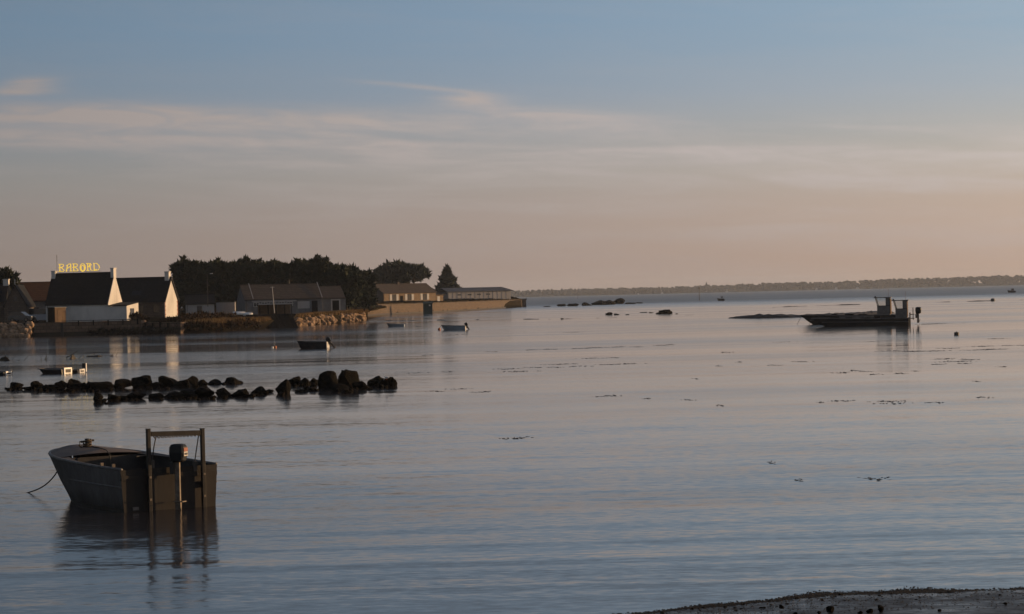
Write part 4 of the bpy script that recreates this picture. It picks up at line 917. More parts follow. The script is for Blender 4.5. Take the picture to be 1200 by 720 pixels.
END = [(332, 466, 18, 23.5), (337, 452.5, 9, 7.5), (345, 453.5, 17, 13.5), (357, 453.5, 15, 12), (368, 452.5, 11, 10.5), (353, 460.5, 17, 5), (367, 459.5, 12, 6.5), (386, 459, 26, 27), (409, 460.5, 27, 30), (399, 460.5, 22, 12), (423, 458.5, 22, 13), (441, 456, 25, 17), (455, 455.5, 22, 15)]
ENDL = ['tall blocky rock with a flat face at the start of the end cluster', 'small rock tucked behind the tall blocky rock', 'rounded dark rock behind the low slab in the end cluster', 'broken-topped rock left of the small brownish one in the end cluster', 'small brownish rock catching light before the two big boulders', 'low flat slab lying in front of the end cluster', 'small low rock at the foot of the two big boulders', 'big domed boulder, second tallest of the breakwater', 'tallest round boulder of the whole breakwater', 'dark rock wedged at the foot of the two tallest boulders', 'low sloping rock between the tallest boulder and the jagged pair', 'jagged weedy rock beside the end rock where a gull stands', 'outermost jagged rock of the breakwater, with a gull on it']
def adj(w, h):
    return 'tall' if h > w * 1.05 else 'low flat' if h < w * .5 else 'large rounded' if w > 18 else 'small' if w < 13 else 'rounded'
def rocks():
    for k, (x, y, w, h) in enumerate(REAR):
        place_rock('breakwater_rock', x, y, w * 1.1, h * .92, 600 + k, '%s dark rock, %s from the photo edge in the rear breakwater row' % (adj(w, h), ORD[k]), M['rock'], 'rocks of the rear breakwater row')
    for k, (x, y, w, h) in enumerate(FRONT):
        place_rock('breakwater_rock', x, y, w * 1.1, h * .92, 650 + k, '%s dark rock, %s from the photo edge in the front breakwater row' % (adj(w, h), ORD[k]), M['rock'], 'rocks of the front breakwater row')
    for k, (x, y, w, h) in enumerate(END):
        place_rock('breakwater_rock', x, y, w * 1.0, h * .9, 700 + k, ENDL[k], M['rock'], 'rocks of the breakwater end cluster', rough=.75 if k > 10 else .45)
    isl = [(641, 360.2, 9, 1.4), (658, 360, 11, 3.6), (671, 360, 15, 4.2), (688, 359.6, 13, 5.2), (702, 359.2, 19, 7), (713, 358.8, 18, 7), (724, 358.2, 17, 8.5), (739, 357, 15, 2.4), (749, 356.2, 9, 1.8)]
    for k, (x, y, w, h) in enumerate(isl):
        place_rock('islet_rock', x, y, w, h, 760 + k, '%s dark rock, %s from the sea wall side in the reef off its tip' % (adj(w, h), ORD[k]), M['rock'], 'rocks of the reef off the sea wall', sub=2, depth=w * 1.2)
    for k, (x, y, w, h, lab) in enumerate([(713.5, 370, 9, 3.8, 'small round rock standing alone in the channel below the reef'), (722.5, 369.6, 7, 2, 'smaller rock just beside the round channel rock'), (780, 369, 17, 6, 'two-humped dark rock alone below the channel marker'), (773, 368.8, 9, 3.2, 'low shoulder of rock joined to the two-humped rock'), (763, 367.2, 6, 1.3, 'tiny awash rock next to the two-humped rock, reef side'), (793, 368.4, 3.5, 1, 'tiny awash rock just seaward of the two-humped rock'), (735, 369.4, 5, 1.1, 'tiny awash rock between round rock and two-humped rock'), (658.5, 374.6, 4, 1.6, 'tiny rock at the near edge of the weed line'), (754, 366.8, 9, 1, 'thin awash rock between the reef and the two-humped rock')]):
        place_rock('channel_rock', x, y, w, h, 790 + k, lab, M['rock'], 'rocks scattered in the channel', sub=2)
rocks()
def rubble():
    rng = random.Random(77); b = MB(); pool = [crag_mesh(1200 + k, .5) for k in range(5)]
    vv = [([v.co.copy() for v in me.vertices], [tuple(p.vertices) for p in me.polygons]) for me in pool]
    for row, n in ((REAR, 60), (FRONT, 55), (END, 60)):
        for _ in range(n):
            i = rng.randrange(len(row) - 1); t = rng.random(); x = row[i][0] + (row[i + 1][0] - row[i][0]) * t + rng.uniform(-4, 4); y = row[i][1] + (row[i + 1][1] - row[i][1]) * t + rng.uniform(-2.5, .5)
            p = W(x, y); s = rng.uniform(.08, .3); a = rng.uniform(0, 6.28); vs, fs = vv[rng.randrange(5)]
            b.add([(p.x + s * (v.x * math.cos(a) - v.y * math.sin(a)), p.y + s * (v.x * math.sin(a) + v.y * math.cos(a)), s * .7 * v.z - .05) for v in vs], fs)
    tag(b.build('rock_rubble', M['rock']), 'small dark rubble lying between the breakwater rocks', 'rubble', kind='stuff')
rubble()

def ridge(name, label, pts, width, height, mat, seed, cat='weed bank', gaps=.0, freq=.5, base=.35, amp=1.3):
    """low uneven bank just breaking the surface"""
    P = [W(*q) for q in pts]; line = []
    for a, c in zip(P, P[1:]):
        n = max(3, int((c - a).length / (.35 * max(1, a.y / 200)))); line += [a.lerp(c, i / n) for i in range(n)]
    line.append(P[-1]); n = len(line); rows = 9; vs = []
    for i, p in enumerate(line):
        t = i / (n - 1); e = min(1, t * 8, (1 - t) * 8) ** .6
        hz = height * .6 * e * (base + amp * mnoise.noise((p.x * freq + seed, p.y * .1, 0))) - gaps * height * (mnoise.noise((p.x * freq * .35, seed, 2)) > .0)
        for j in range(rows):
            u = j / (rows - 1) * 2 - 1
            z = (hz + .02) * max(0, 1 - u * u) ** .7 * (1 + .5 * mnoise.noise((p.x * 3, u * 3, seed))) - .05 - .03 * abs(u)
            vs.append((p.x, p.y + u * width * .7 * (.6 + .4 * mnoise.noise((p.x * .3, seed, 9)) + .2) * max(.3, e), z))
    b = MB(); b.add(vs, [(i * rows + j, i * rows + j + 1, (i + 1) * rows + j + 1, (i + 1) * rows + j) for i in range(n - 1) for j in range(rows - 1)])
    return tag(b.build(name, mat, smooth=False), label, cat)
ridge('weed_spit', 'long thin weedy spit lying off the stone bank', [(418, 377.2), (450, 376.0), (480, 375.8), (520, 375.6), (560, 375.0), (640, 373.6)], 1.6, .30, M['weed'], 1, gaps=.5)
ridge('sandbar', 'dark sandbar running behind the barges', [(852, 373.2), (880, 372.9), (900, 372.6), (945, 371.6), (1000, 369.4), (1050, 367.2)], 5.0, 1.0, M['mud'], 2, freq=.2, cat='sandbar', base=.75, amp=.5)
ridge('weed_line', 'thin awash weed line before the round channel rock', [(600, 374.5), (655, 374.2), (700, 373.0), (740, 371.8)], 1.4, .22, M['weed'], 3, gaps=.7)
ridge('weed_line', 'faint weed line on the open water above the sandbar', [(880, 361.5), (930, 359.4), (990, 357.6), (1040, 356.4), (1075, 355.6)], 2.0, .30, M['weed'], 4, gaps=.9, freq=.25)
ridge('weed_line', 'faint weed line near the far launch on the open side', [(790, 369.8), (850, 368.8), (910, 368.0)], 1.6, .18, M['weed'], 5, gaps=.6)
ridge('weed_line', 'weed line on the open water past the barge motors', [(1080, 355.0), (1140, 353.4), (1165, 352.8), (1210, 351.4)], 1.8, .30, M['weed'], 9, gaps=1.0, freq=.25)
ridge('mudbank', 'small tan mudbank showing beside the half-sunk skiff', [(440, 383.6), (470, 383.4), (500, 382.6)], 1.0, .16, M['mud'], 6, cat='mudbank')
for k, (pts, lab, sd) in enumerate([([(-12, 423), (26, 422.6)], 'dark bundle of weedy stakes cut by the photo edge, on open water', 11), ([(48, 422), (70, 421.4), (90, 420.6)], 'dark weedy stakes with a branch sticking up, before the boulder bank', 12), ([(98, 418.8), (115, 418.4), (136, 417.6)], 'sparse weedy rack with a thin rail across the house reflection', 13)]):
    st = empty('weedy_rack', W(*pts[0]), 0, lab, 'oyster rack', 'weedy racks off the quay'); o0 = st.location.copy()
    g = ridge('weed', None, pts, .5, (.95 if k < 2 else .5), M['weed'], sd, cat=None, freq=1.2); g.parent = st; g.location = -o0
    rng = random.Random(sd); a, c = W(*pts[0]), W(*pts[-1])
    for q in range(9):
        p = a.lerp(c, rng.random()); tip = Vector((rng.uniform(-.3, .5), rng.uniform(-.3, .3), rng.uniform(.15, .42)))
        MB().tube([p - o0 - Vector((0, 0, .2)), p - o0 + tip], [.025, .012], 4).build('stake', M['weed'], st)
    if k == 2: MB().tube([a - o0 + Vector((.1, 0, .32)), a - o0 + Vector((1.9, 0, .34))], .02, 4).build('rail', M['iron'], st)
    if k == 1: MB().tube([c - o0 + Vector((-.8, 0, .1)), c - o0 + Vector((-.3, 0, .33)), c - o0 + Vector((.1, 0, .62))], [.04, .03, .015], 5).build('branch', M['weed'], st)

def seaweed():
    rng = random.Random(21); b = MB()
    oct_f = [(0, 2, 4), (2, 1, 4), (1, 3, 4), (3, 0, 4), (2, 0, 5), (1, 2, 5), (3, 1, 5), (0, 3, 5)]
    def blob(c, r, h):
        b.add([c + Vector(v) for v in ((-r, 0, 0), (r, 0, 0), (0, -r * .7, 0), (0, r * .7, 0), (r * rng.uniform(-.4, .4), 0, h), (0, 0, -h))], oct_f)
    def patch(px, py, w, dens=1.0, thick=1.0):
        p = W(px, py); k = ppm(p.y); L = w / k; n = int(max(10, L * 30 * dens))
        for _ in range(n):
            u = rng.gauss(0, .28); c = p + Vector((u * L, rng.gauss(0, .2) * (1 + p.y / 120) * (1 - abs(u)) + .25 * math.sin(u * 5 + px), 0))
            blob(c, rng.uniform(.015, .055) * (1 + p.y / 250), rng.uniform(.004, .012) * thick * (1 + p.y / 250))
    for q in [(602, 513.5, 34, 1.2), (1029, 561, 32, 1.4), (903, 542, 12, .5), (935, 562.5, 10, .5), (711, 464.6, 34), (758, 467, 14, .6), (807, 469, 14), (844, 475.5, 8), (984, 470, 26, 1.3), (1040, 470.5, 34), (1048, 473, 30), (1096, 472, 24), (1153, 466, 16, 1.2), (962, 471.5, 6), (510, 459, 22), (540, 456, 20), (565, 459.5, 24), (605, 435.5, 40, .8), (625, 431, 20), (650, 430.6, 18), (660, 427, 34), (680, 429.5, 24), (595, 432.5, 30), (718, 419.6, 22), (735, 426.5, 26), (715, 427.2, 28), (693, 420, 24), (680, 408.6, 30, 1.2), (700, 407.4, 26), (723, 406.8, 24), (745, 406.6, 14), (645, 409.5, 22), (622, 410.2, 18), (775, 405, 20), (785, 404, 10), (672, 389.5, 22, .6), (940, 424, 18), (907, 428.2, 14), (985, 437, 20, 1.2), (1000, 434.6, 16), (1014, 435.5, 14), (1025, 439, 18), (1056, 437.8, 18, 1.2), (1073, 435, 8), (1045, 411.4, 36, .9), (1070, 412, 44, 1.1), (1090, 411.6, 44, 1.1), (1110, 408.4, 24), (1150, 410.2, 40, 1.1), (1165, 409.4, 26), (1105, 420.8, 26, 1.2), (1120, 423.8, 34), (1135, 421.6, 30), (1098, 427, 22), (1130, 426, 18), (1150, 406, 30), (1170, 397, 22), (1190, 405, 26), (1100, 379.4, 44, .8), (1085, 380.2, 30), (535, 392.4, 26, .5), (505, 416.6, 20, .5), (490, 437, 24, .5), (525, 436, 14), (575, 412.5, 16, .5), (1145, 447.5, 8), (1175, 430, 12), (920, 401, 22, .5), (975, 390.6, 20), (1020, 400.6, 20, .5), (850, 413, 10), (843, 429, 8), (815, 444, 6), (868, 424.6, 8)]:
        patch(*q)
    o = b.build('floating_seaweed', M['weed']); tag(o, 'loose patches of brown seaweed floating on calm water', 'seaweed', kind='stuff')
seaweed()

# ------------------------------------------------------------------ boats
def hull_rings(L, beam, sheer, chine_w, rake, n=14, blunt=2.4, z_keel=-.18, start=.5):
    rg = []
    for i in range(n + 1):
        t = i / n; t = 1 - (1 - t) ** 1.35 if i else 0
        u = max(0, (t - start) / (1 - start)); g = beam / 2 * max(0.0, 1 - u ** blunt) ** .5 + .012; g *= .96 + .04 * min(1, t * 5)
        c = chine_w / 2 * max(0.0, 1 - (t) ** 3.2) + .008
        y = t * L; yl = t * (L - rake); zg = sheer(t)
        mid = (g * .55 + c * .45, (y * .55 + yl * .45), zg * .5 - .05)
        rg.append([(-g, y, zg), (-mid[0], mid[1], mid[2]), (-c, yl, -.10), (0, yl, z_keel), (c, yl, -.10), (mid[0], mid[1], mid[2]), (g, y, zg)])
    return rg
def inner_rings(rg, d, floor, i0, i1):
    out = []
    for r in rg[i0:i1]:
        g = max(.01, -r[0][0] - d); c = max(.008, min(g - .02, -r[2][0] - .02)); y = r[0][1]
        out.append([(-g, y, r[0][2] - .004), (-c, y, floor), (c, y, floor), (g, y, r[0][2] - .004)])
    return out

def outboard(parent, loc, rz, s=1.0, tilt=0.0, cowl=None, decal=True, leg=.95, leg_m=None):
    Mx = Matrix.Translation(loc) @ Matrix.Rotation(rz, 4, 'Z') @ Matrix.Rotation(tilt, 4, 'X') @ Matrix.Scale(s, 4)
    def T(b, name, mat, par, **kw):
        b.v = [tuple(Mx @ Vector(p)) for p in b.v]; return b.build(name, mat, par, **kw)
    rr = []
    for z, wx, y0, y1 in ((-.02, .09, -.15, .10), (.02, .125, -.20, .13), (.2, .14, -.23, .15), (.33, .135, -.22, .14), (.385, .11, -.19, .11), (.40, .07, -.14, .06)):
        rr.append([(-wx, y0 + .03, z), (-wx + .04, y0, z), (wx - .04, y0, z), (wx, y0 + .03, z), (wx, y1 - .03, z), (wx - .04, y1, z), (-wx + .04, y1, z), (-wx, y1 - .03, z)])
    m = T(MB().rings(rr), 'outboard_motor', cowl or M['black_plastic'], parent, smooth=False)
    if decal:
        T(MB().box(-.095, .095, -.238, -.2315, .12, .22), 'decal', M['sticker'], m); T(MB().box(-.095, .095, -.238, -.2315, .225, .31), 'decal', M['sticker_red'], m)
        for k, x in enumerate((-.06, -.02, .02, .06)): T(MB().box(x - .012, x + .012, -.243, -.2385, .145, .195), 'decal_mark', M['black_plastic'], m)
    lg = T(MB().rings([[(-.028, -.07, z), (.028, -.07, z), (.028, .05, z), (-.028, .05, z)] for z in (-.02, -.3, -leg * .8)]), 'leg', leg_m or M['alu'], m)
    T(MB().box(-.1, .1, -.17, .08, -leg * .8 - .025, -leg * .8 - .003), 'cavitation_plate', M['alu'], m)
    T(MB().rings([[(-.03, y, -leg * .8 - .03), (.03, y, -leg * .8 - .03), (.02, y, -leg - .1), (-.02, y, -leg - .1)] for y in (-.08, .06)]), 'gearcase', M['alu'], m)
    b = MB()
    for k in range(3):
        a = k * 2.094; b.add([(0, -.10, -leg), (.03 * math.cos(a) - .03 * math.sin(a), -.12, -leg + .03 * math.sin(a) + .03 * math.cos(a)), (.11 * math.cos(a), -.11, -leg + .11 * math.sin(a)), (.03 * math.cos(a) + .03 * math.sin(a), -.09, -leg + .03 * math.sin(a) - .03 * math.cos(a))], [(0, 1, 2, 3)])
    T(b, 'propeller', M['iron'], m)
    T(MB().box(-.08, .08, .06, .15, -.3, -.02), 'clamp_bracket', M['iron'], m)
    return m

def near_boat():
    p = W(199.5, 597.0); th = R(32.5); L, beam = 4.8, 2.06
    e = empty('work_skiff', p, th, 'weathered grey work skiff with steel gallows and outboard, moored nearest the camera', 'boat')
    sheer = lambda t: .80 + .02 * math.sin(t * 3) + .17 * t ** 2.2
    rg = hull_rings(L, beam, sheer, 1.86, .36, n=24, blunt=3.0, start=.38)
    MB().rings(rg, closed=False, caps=(False, False)).build('hull', M['hull_grey'], e, smooth=True)
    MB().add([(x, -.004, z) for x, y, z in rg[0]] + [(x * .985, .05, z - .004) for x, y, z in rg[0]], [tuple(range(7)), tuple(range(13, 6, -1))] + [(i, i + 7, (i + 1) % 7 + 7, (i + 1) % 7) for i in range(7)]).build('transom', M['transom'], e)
    kd = next(i for i, r in enumerate(rg) if r[0][1] > 2.95)
    ins = inner_rings(rg, .06, .14, 0, kd + 1)
    ins[0] = [(x, .06, z) for x, y, z in ins[0]]
    MB().rings(ins, closed=False, caps=(True, True)).build('inside', M['inside'], e)
    # rim along both sides
    for s in (0, 6):
        MB().tube([Vector(r[s]) + Vector((0.02 if s == 0 else -.02, 0, .005)) for r in rg], .032, 6).build('gunwale', M['hull_rim'], e, smooth=True)
    for s in (1, 5):      # rubbing strake and tide-line scum along each side
        MB().tube([Vector(r[s]) + Vector((-.012 if s == 1 else .012, 0, .12)) for r in rg[:-2]], .018, 6).build('strake', M['hull_rim'], e, smooth=True)
    for s, q in ((2, 1), (4, 5)):
        st = []
        for r in rg[:-1]:
            lo, hi = Vector(r[s]), Vector(r[q]); o_ = Vector((-.006 if s == 2 else .006, 0, 0))
            f0 = (-.04 - lo.z) / (hi.z - lo.z); f1 = (.06 + .025 * mnoise.noise((r[0][1] * 4, s, 0)) - lo.z) / (hi.z - lo.z)
            st.append([lo.lerp(hi, f0) + o_, lo.lerp(hi, f1) + o_])
        MB().rings(st, closed=False, caps=(False, False)).build('waterline_growth', M['weed'], e)
    # transom top and splash board
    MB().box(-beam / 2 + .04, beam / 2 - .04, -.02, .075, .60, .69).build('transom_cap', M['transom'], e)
    g = e.children[0]
    # cambered foredeck
    rows = []
    for r in rg[kd:]:
        w = -r[0][0] - .015; y = r[0][1]; rows.append([(w * u, y, r[0][2] + .012 + .10 * (1 - u * u) * min(1, (y - 2.7) / .8) * min(1, w / .5)) for u in (-1, -.8, -.55, -.3, 0, .3, .55, .8, 1)])
    MB().rings(rows, closed=False, caps=(False, False)).build('foredeck', M['deck'], e, smooth=True)
    # side deck strips running aft from the foredeck
    for s in (-1, 1):
        st = []
        for r in rg[2:kd + 1]:
            y = r[0][1]; w = -r[0][0]; wd = .05 + .22 * max(0, (y - 1.2) / 2.0) ** 1.5
            st.append([(s * (w - .02), y, r[0][2] + .012), (s * (w - wd), y, r[0][2] + .016)])
        MB().rings(st, closed=False, caps=(False, False)).build('side_deck', M['deck'], e)
    for y in (1.35, 2.4):
        w = 0.9; part('thwart', M['inside'], e, (-w, w, y, y + .26, .46, .50))
    # steel gallows over the stern
    gal = []
    for x, zt in ((-.46, 1.545), (.66, 1.50)):
        pst = MB().box(x - .036, x + .036, -.14, -.06, -.35, zt).build('gallows_post', M['steel'], e, bevel=.008)
        MB().box(x - .04, x + .04, -.145, -.055, zt + .002, zt + .012).build('post_cap', M['steel'], pst)
        part('bracket', M['steel'], pst, (x - .04, x + .04, -.058, -.022, .38, .5)); part('bolt', M['alu'], pst, (x - .02, x + .02, -.16, -.142, .2, .24)); part('bolt', M['alu'], pst, (x - .02, x + .02, -.16, -.142, .62, .66))
    cb = MB().add([(-.41, -.14, 1.41), (.61, -.14, 1.385), (.61, -.06, 1.385), (-.41, -.06, 1.41), (-.41, -.14, 1.50), (.61, -.14, 1.475), (.61, -.06, 1.475), (-.41, -.06, 1.50)], [(3, 2, 1, 0), (4, 5, 6, 7), (0, 1, 5, 4), (1, 2, 6, 5), (2, 3, 7, 6), (3, 0, 4, 7)]).build('gallows_crossbar', M['steel'], e)
    for k in range(13):      # chain looped along the bar
        x = -.36 + k * .075
        MB().tube([(x, -.10, 1.42), (x + .02, -.13, 1.375), (x + .055, -.10, 1.372), (x + .075, -.10, 1.42)], .012, 5).build('chain_link', M['iron'], cb)
    MB().tube([(-.30, -.10, 1.41), (-.33, -.05, 1.2), (-.345, 0, .95)], .012, 5).build('stay', M['iron'], e)
    MB().tube([(.58, -.10, 1.38), (.56, -.05, 1.15), (.53, 0, .86)], .012, 5).build('stay', M['alu'], e)
    MB().box(.49, .57, -.03, .03, .70, .88).build('stay_block', M['iron'], e); MB().box(-.37, -.31, -.03, .03, .80, .95).build('stay_block', M['iron'], e)
    MB().tube([(-.50, -.1, 1.06), (-.72, -.12, 1.05)], .014, 5).build('cleat_pin', M['iron'], e)
    outboard(e, (.08, -.18, .92), R(38), .82, leg=1.15)
    # bitt with rope turns on the foredeck
    by, bz = 3.95, sheer(.82) + .10
    bt = MB().lathe([(.045, 0), (.045, .2), (.055, .205), (.055, .22), (.02, .225)], 10, Matrix.Translation((0, by, bz - .04))).build('bitt', M['iron'], e)
    MB().tube([(-.13, by, bz + .12), (.15, by + .02, bz + .14)], .024, 6).build('bitt_bar', M['iron'], bt)
    pts = [(.085 * math.cos(a) + .012 * math.sin(3 * a), by + .085 * math.sin(a), bz + .0 + .008 * a + .01 * math.sin(2.3 * a)) for a in [k * .45 for k in range(44)]]
    MB().tube(pts, .017, 6).build('rope_turns', M['rope'], bt, smooth=True)
    MB().tube([(-.09, by - .02, bz + .12), (-.17, by - .03, bz + .13), (-.19, by - .03, bz + .05), (-.12, by - .03, bz + .0)], .016, 6).build('rope_loop', M['rope'], bt)
    MB().tube([(.05, by - .05, bz + .02), (.12, by - .35, bz), (.05, 3.1, bz - .02), (.04, 2.92, .92), (.06, 2.85, .45)], .012, 5).build('deck_line', M['rope_dark'], e)
    # odds and ends lying on the rim
    for y in (.9, .35): MB().box(-beam / 2 + .02, -beam / 2 + .08, y, y + .05, .84, .90).build('cleat', M['alu'], e)
    MB().box(-.78, -.66, -.04, -.023, .03, .09).build('drain_flap', M['hull_grey'], e)
    # mooring rope off the bow
    a = at(67.5, 552, 50.4); b_ = W(33, 577.5)
    pts = [a.lerp(b_, k / 14) - Vector((0, 0, .10 * math.sin(math.pi * (k / 14) ** .8))) for k in range(15)]
    for q in pts: q.z = max(q.z, -.02)
    pts.append(b_ + Vector((-.5, .3, -.12)))
    tag(MB().tube(pts, .014, 6).build('mooring_rope', M['rope_dark'], smooth=True), 'dark mooring rope dipping from the grey skiff bow into water', 'rope')
near_boat()

def barge(name, label, px_bow, px_stern, py, rz, beam, zb, cab, cabw, seed, cabin_h, open_front=True, extra=True):
    a, c = W(px_bow, py), W(px_stern, py - (px_stern - px_bow) * math.tan(ROLL)); L = (c - a).length * 1.03
    e = empty(name, a, rz, label, 'boat')
    # flat hull with a raked bow, x runs aft
    def prof(x0, z1, ins):
        return [(x0, z1), (L, z1 - .12), (L, -.25), (1.0, -.25), (.35, .1)]
    h = MB(); rg = []
    for y, i in ((0, 0), (beam, 0)):
        rg.append([(-.85, y, zb + .05), (1.2, y, zb), (L * .5, y, zb - .1), (L, y, zb - .12), (L, y, -.25), (.9, y, -.25), (.1, y, .25)])
    h.rings(rg).build('hull', M['barge_hull'], e)
    for y in (-.03, beam - .05): 
        MB().tube([(-.9, y + .04, zb + .06), (1.2, y + .04, zb + .02), (L * .5, y + .04, zb - .08), (L, y + .04, zb - .10)], .055, 6).build('rubbing_strake', M['hull_grey'], e)
    MB().tube([(.2, -.02, .45), (L, -.02, .35)], .04, 5).build('lower_strake', M['hull_grey'], e)
    # wheelhouse: lower box, pillars, glass and roof
    x0, x1 = cab; y0 = (beam - cabw) / 2; y1 = y0 + cabw; zl = zb - .09; zm = zl + cabin_h * .55; zt = zl + cabin_h
    cb = part('wheelhouse', M['cabin_grey'], e, (x0, x1, y0, y1, zl, zm))
    lean = .22
    for (x, y, lx) in ((x0, y0, -lean), (x0, y1 - .07, -lean), (x1 - .42, y0, 0), (x1 - .42, y1 - .07, 0)):
        w = .07 if lx else .42
        MB().add([(x, y, zm), (x + w, y, zm), (x + w, y + .07, zm), (x, y + .07, zm), (x + lx, y, zt), (x + w + lx, y, zt), (x + w + lx, y + .07, zt), (x + lx, y + .07, zt)], [(0, 1, 2, 3), (4, 5, 6, 7), (0, 1, 5, 4), (1, 2, 6, 5), (2, 3, 7, 6), (3, 0, 4, 7)]).build('pillar', M['cabin_grey'], cb)
    for y in (y0 + .03, y1 - .04):
        MB().add([(x0 + .07, y, zm), (x1 - .42, y, zm), (x1 - .42, y, zt), (x0 + .07 - lean, y, zt)], [(0, 1, 2, 3)]).build('side_window', M['clear'], cb)
    MB().add([(x0 + .03, y0 + .07, zm), (x0 + .03, y1 - .07, zm), (x0 + .03 - lean, y1 - .07, zt), (x0 + .03 - lean, y0 + .07, zt)], [(0, 1, 2, 3)]).build('windscreen', M['clear'], cb)
    part('roof', M['cabin_grey'], cb, (x0 - lean - .14, x1 + .16, y0 - .1, y1 + .1, zt + .002, zt + .09))
    part('door_panel', M['wood'], cb, (x1 + .003, x1 + .03, y0 + .15, y1 - .15, zl + .1, zt - .1))
    part('roof_lamp', M['iron'], cb, (x0 - lean - .1, x0 - lean + .08, (y0 + y1) / 2 - .1, (y0 + y1) / 2 + .1, zt + .092, zt + .19))
    MB().tube([(x1 - .2, y1 - .2, zt + .09), (x1 - .2, y1 - .2, zt + .95)], .016, 5).build('aerial', M['iron'], cb)
    part('window_rail', M['iron'], cb, (x0 - .02, x1 + .01, y0 - .02, y0 - .003, zm - .05, zm + .01))
    # deck clutter: crates, hatch, rope heap
    rng = random.Random(seed)
    for k in range(4):
        x = 1.0 + k * (x0 - 1.6) / 4; ww = rng.uniform(.5, 1.1)
        part('deck_hatch', M['dark_wood'], e, (x, x + ww, .4 + rng.random() * .4, beam - .5, zb - .15, zb + rng.uniform(.02, .14)))
    for k in range(6): part('bow_post', M['iron'], e, (-.2 + k * .45, -.14 + k * .45, .04, .1, zb - .1, zb + .22 - .03 * k))
    MB().tube([(-.2, .07, zb + .2), (2.1, .07, zb + .06)], .02, 4).build('bow_rail', M['iron'], e)
    MB().tube([(-.7, .3, zb), (-1.0, .2, .45), (-1.25, .1, -.05)], .02, 5).build('bow_line', M['rope_dark'], e)
    return e, L, zb
def barges():
    e, L, zb = barge('oyster_barge', 'black flat barge with grey wheelhouse and outboard, the nearer of two', 961, 1061, 383.2, R(-14), 2.3, .80, (7.6, 8.75), 1.25, 1, 1.75)
    outboard(e, (L + .85, 1.0, 1.15), R(90), 1.6, 0.0, decal=False, leg=.5, leg_m=M['iron'])
    part('motor_bracket', M['alu'], e, (L + .003, L + .5, .95, 1.05, .62, .7)); part('motor_bracket', M['alu'], e, (L + .003, L + .5, .95, 1.05, 1.02, 1.1))
    for y in (.25, .62): part('stern_ladder', M['alu'], e, (L + .05, L + .15, y, y + .1, -.2, 1.25))
    for k in range(4): part('ladder_rung', M['alu'], e, (L + .06, L + .11, .312, .618, .1 + k * .28, .15 + k * .28))
    part('stern_post', M['iron'], e, (L + .28, L + .36, 1.6, 1.68, .5, 1.75))
    e, L, zb = barge('oyster_barge', 'second black barge lying behind, with taller wheelhouse and longer bow', 947, 1046, 380.4, R(-14), 2.3, .95, (7.5, 8.85), 1.3, 2, 1.85)
    part('sunlit_board', M['wood'], e, (8.89, 8.95, .55, 1.75, .95, 2.6))
    part('side_board', M['cabin_grey'], e, (3.4, 7.2, -.075, -.04, .62, .80))
barges()

def dinghy(name, label, px0, px1, py, rz, beam, zb, hull_m, inner_m, seed, motor=True, aft_m=None, tilt=0.0, sh=.12, cowl=None):
    a, c = W(px0, py), W(px1, py - (px1 - px0) * math.tan(ROLL)); L = (c - a).length / max(.3, abs(math.cos(rz)))
    e = empty(name, c, R(90) + rz, label, 'boat')     # local y runs forward (to the bow)
    sheer = lambda t: zb + sh * t ** 2
    rg = hull_rings(L, beam, sheer, beam * .85, L * .14, n=12, blunt=2.2)
    MB().rings(rg, closed=False, caps=(True, False)).build('hull', hull_m, e)
    ins = inner_rings(rg, .04, .1, 0, 11); ins[0] = [(x, .05, z) for x, y, z in ins[0]]
    MB().rings(ins, closed=False, caps=(True, True)).build('inside', inner_m, e)
    for s in (0, 6): MB().tube([Vector(r[s]) for r in rg], .03, 5).build('gunwale', M['hull_rim'], e)
    part('thwart', inner_m, e, (-beam * .42, beam * .42, L * .35, L * .35 + .2, zb * .6, zb * .6 + .04))
    if aft_m: part('stern_board', aft_m, e, (-beam * .44, beam * .44, -.045, -.003, .02, zb - .02))
    if motor: outboard(e, (0, -.16, zb - .02), 0, 1.0, tilt, decal=False, leg=.8, leg_m=M['iron'])
    return e
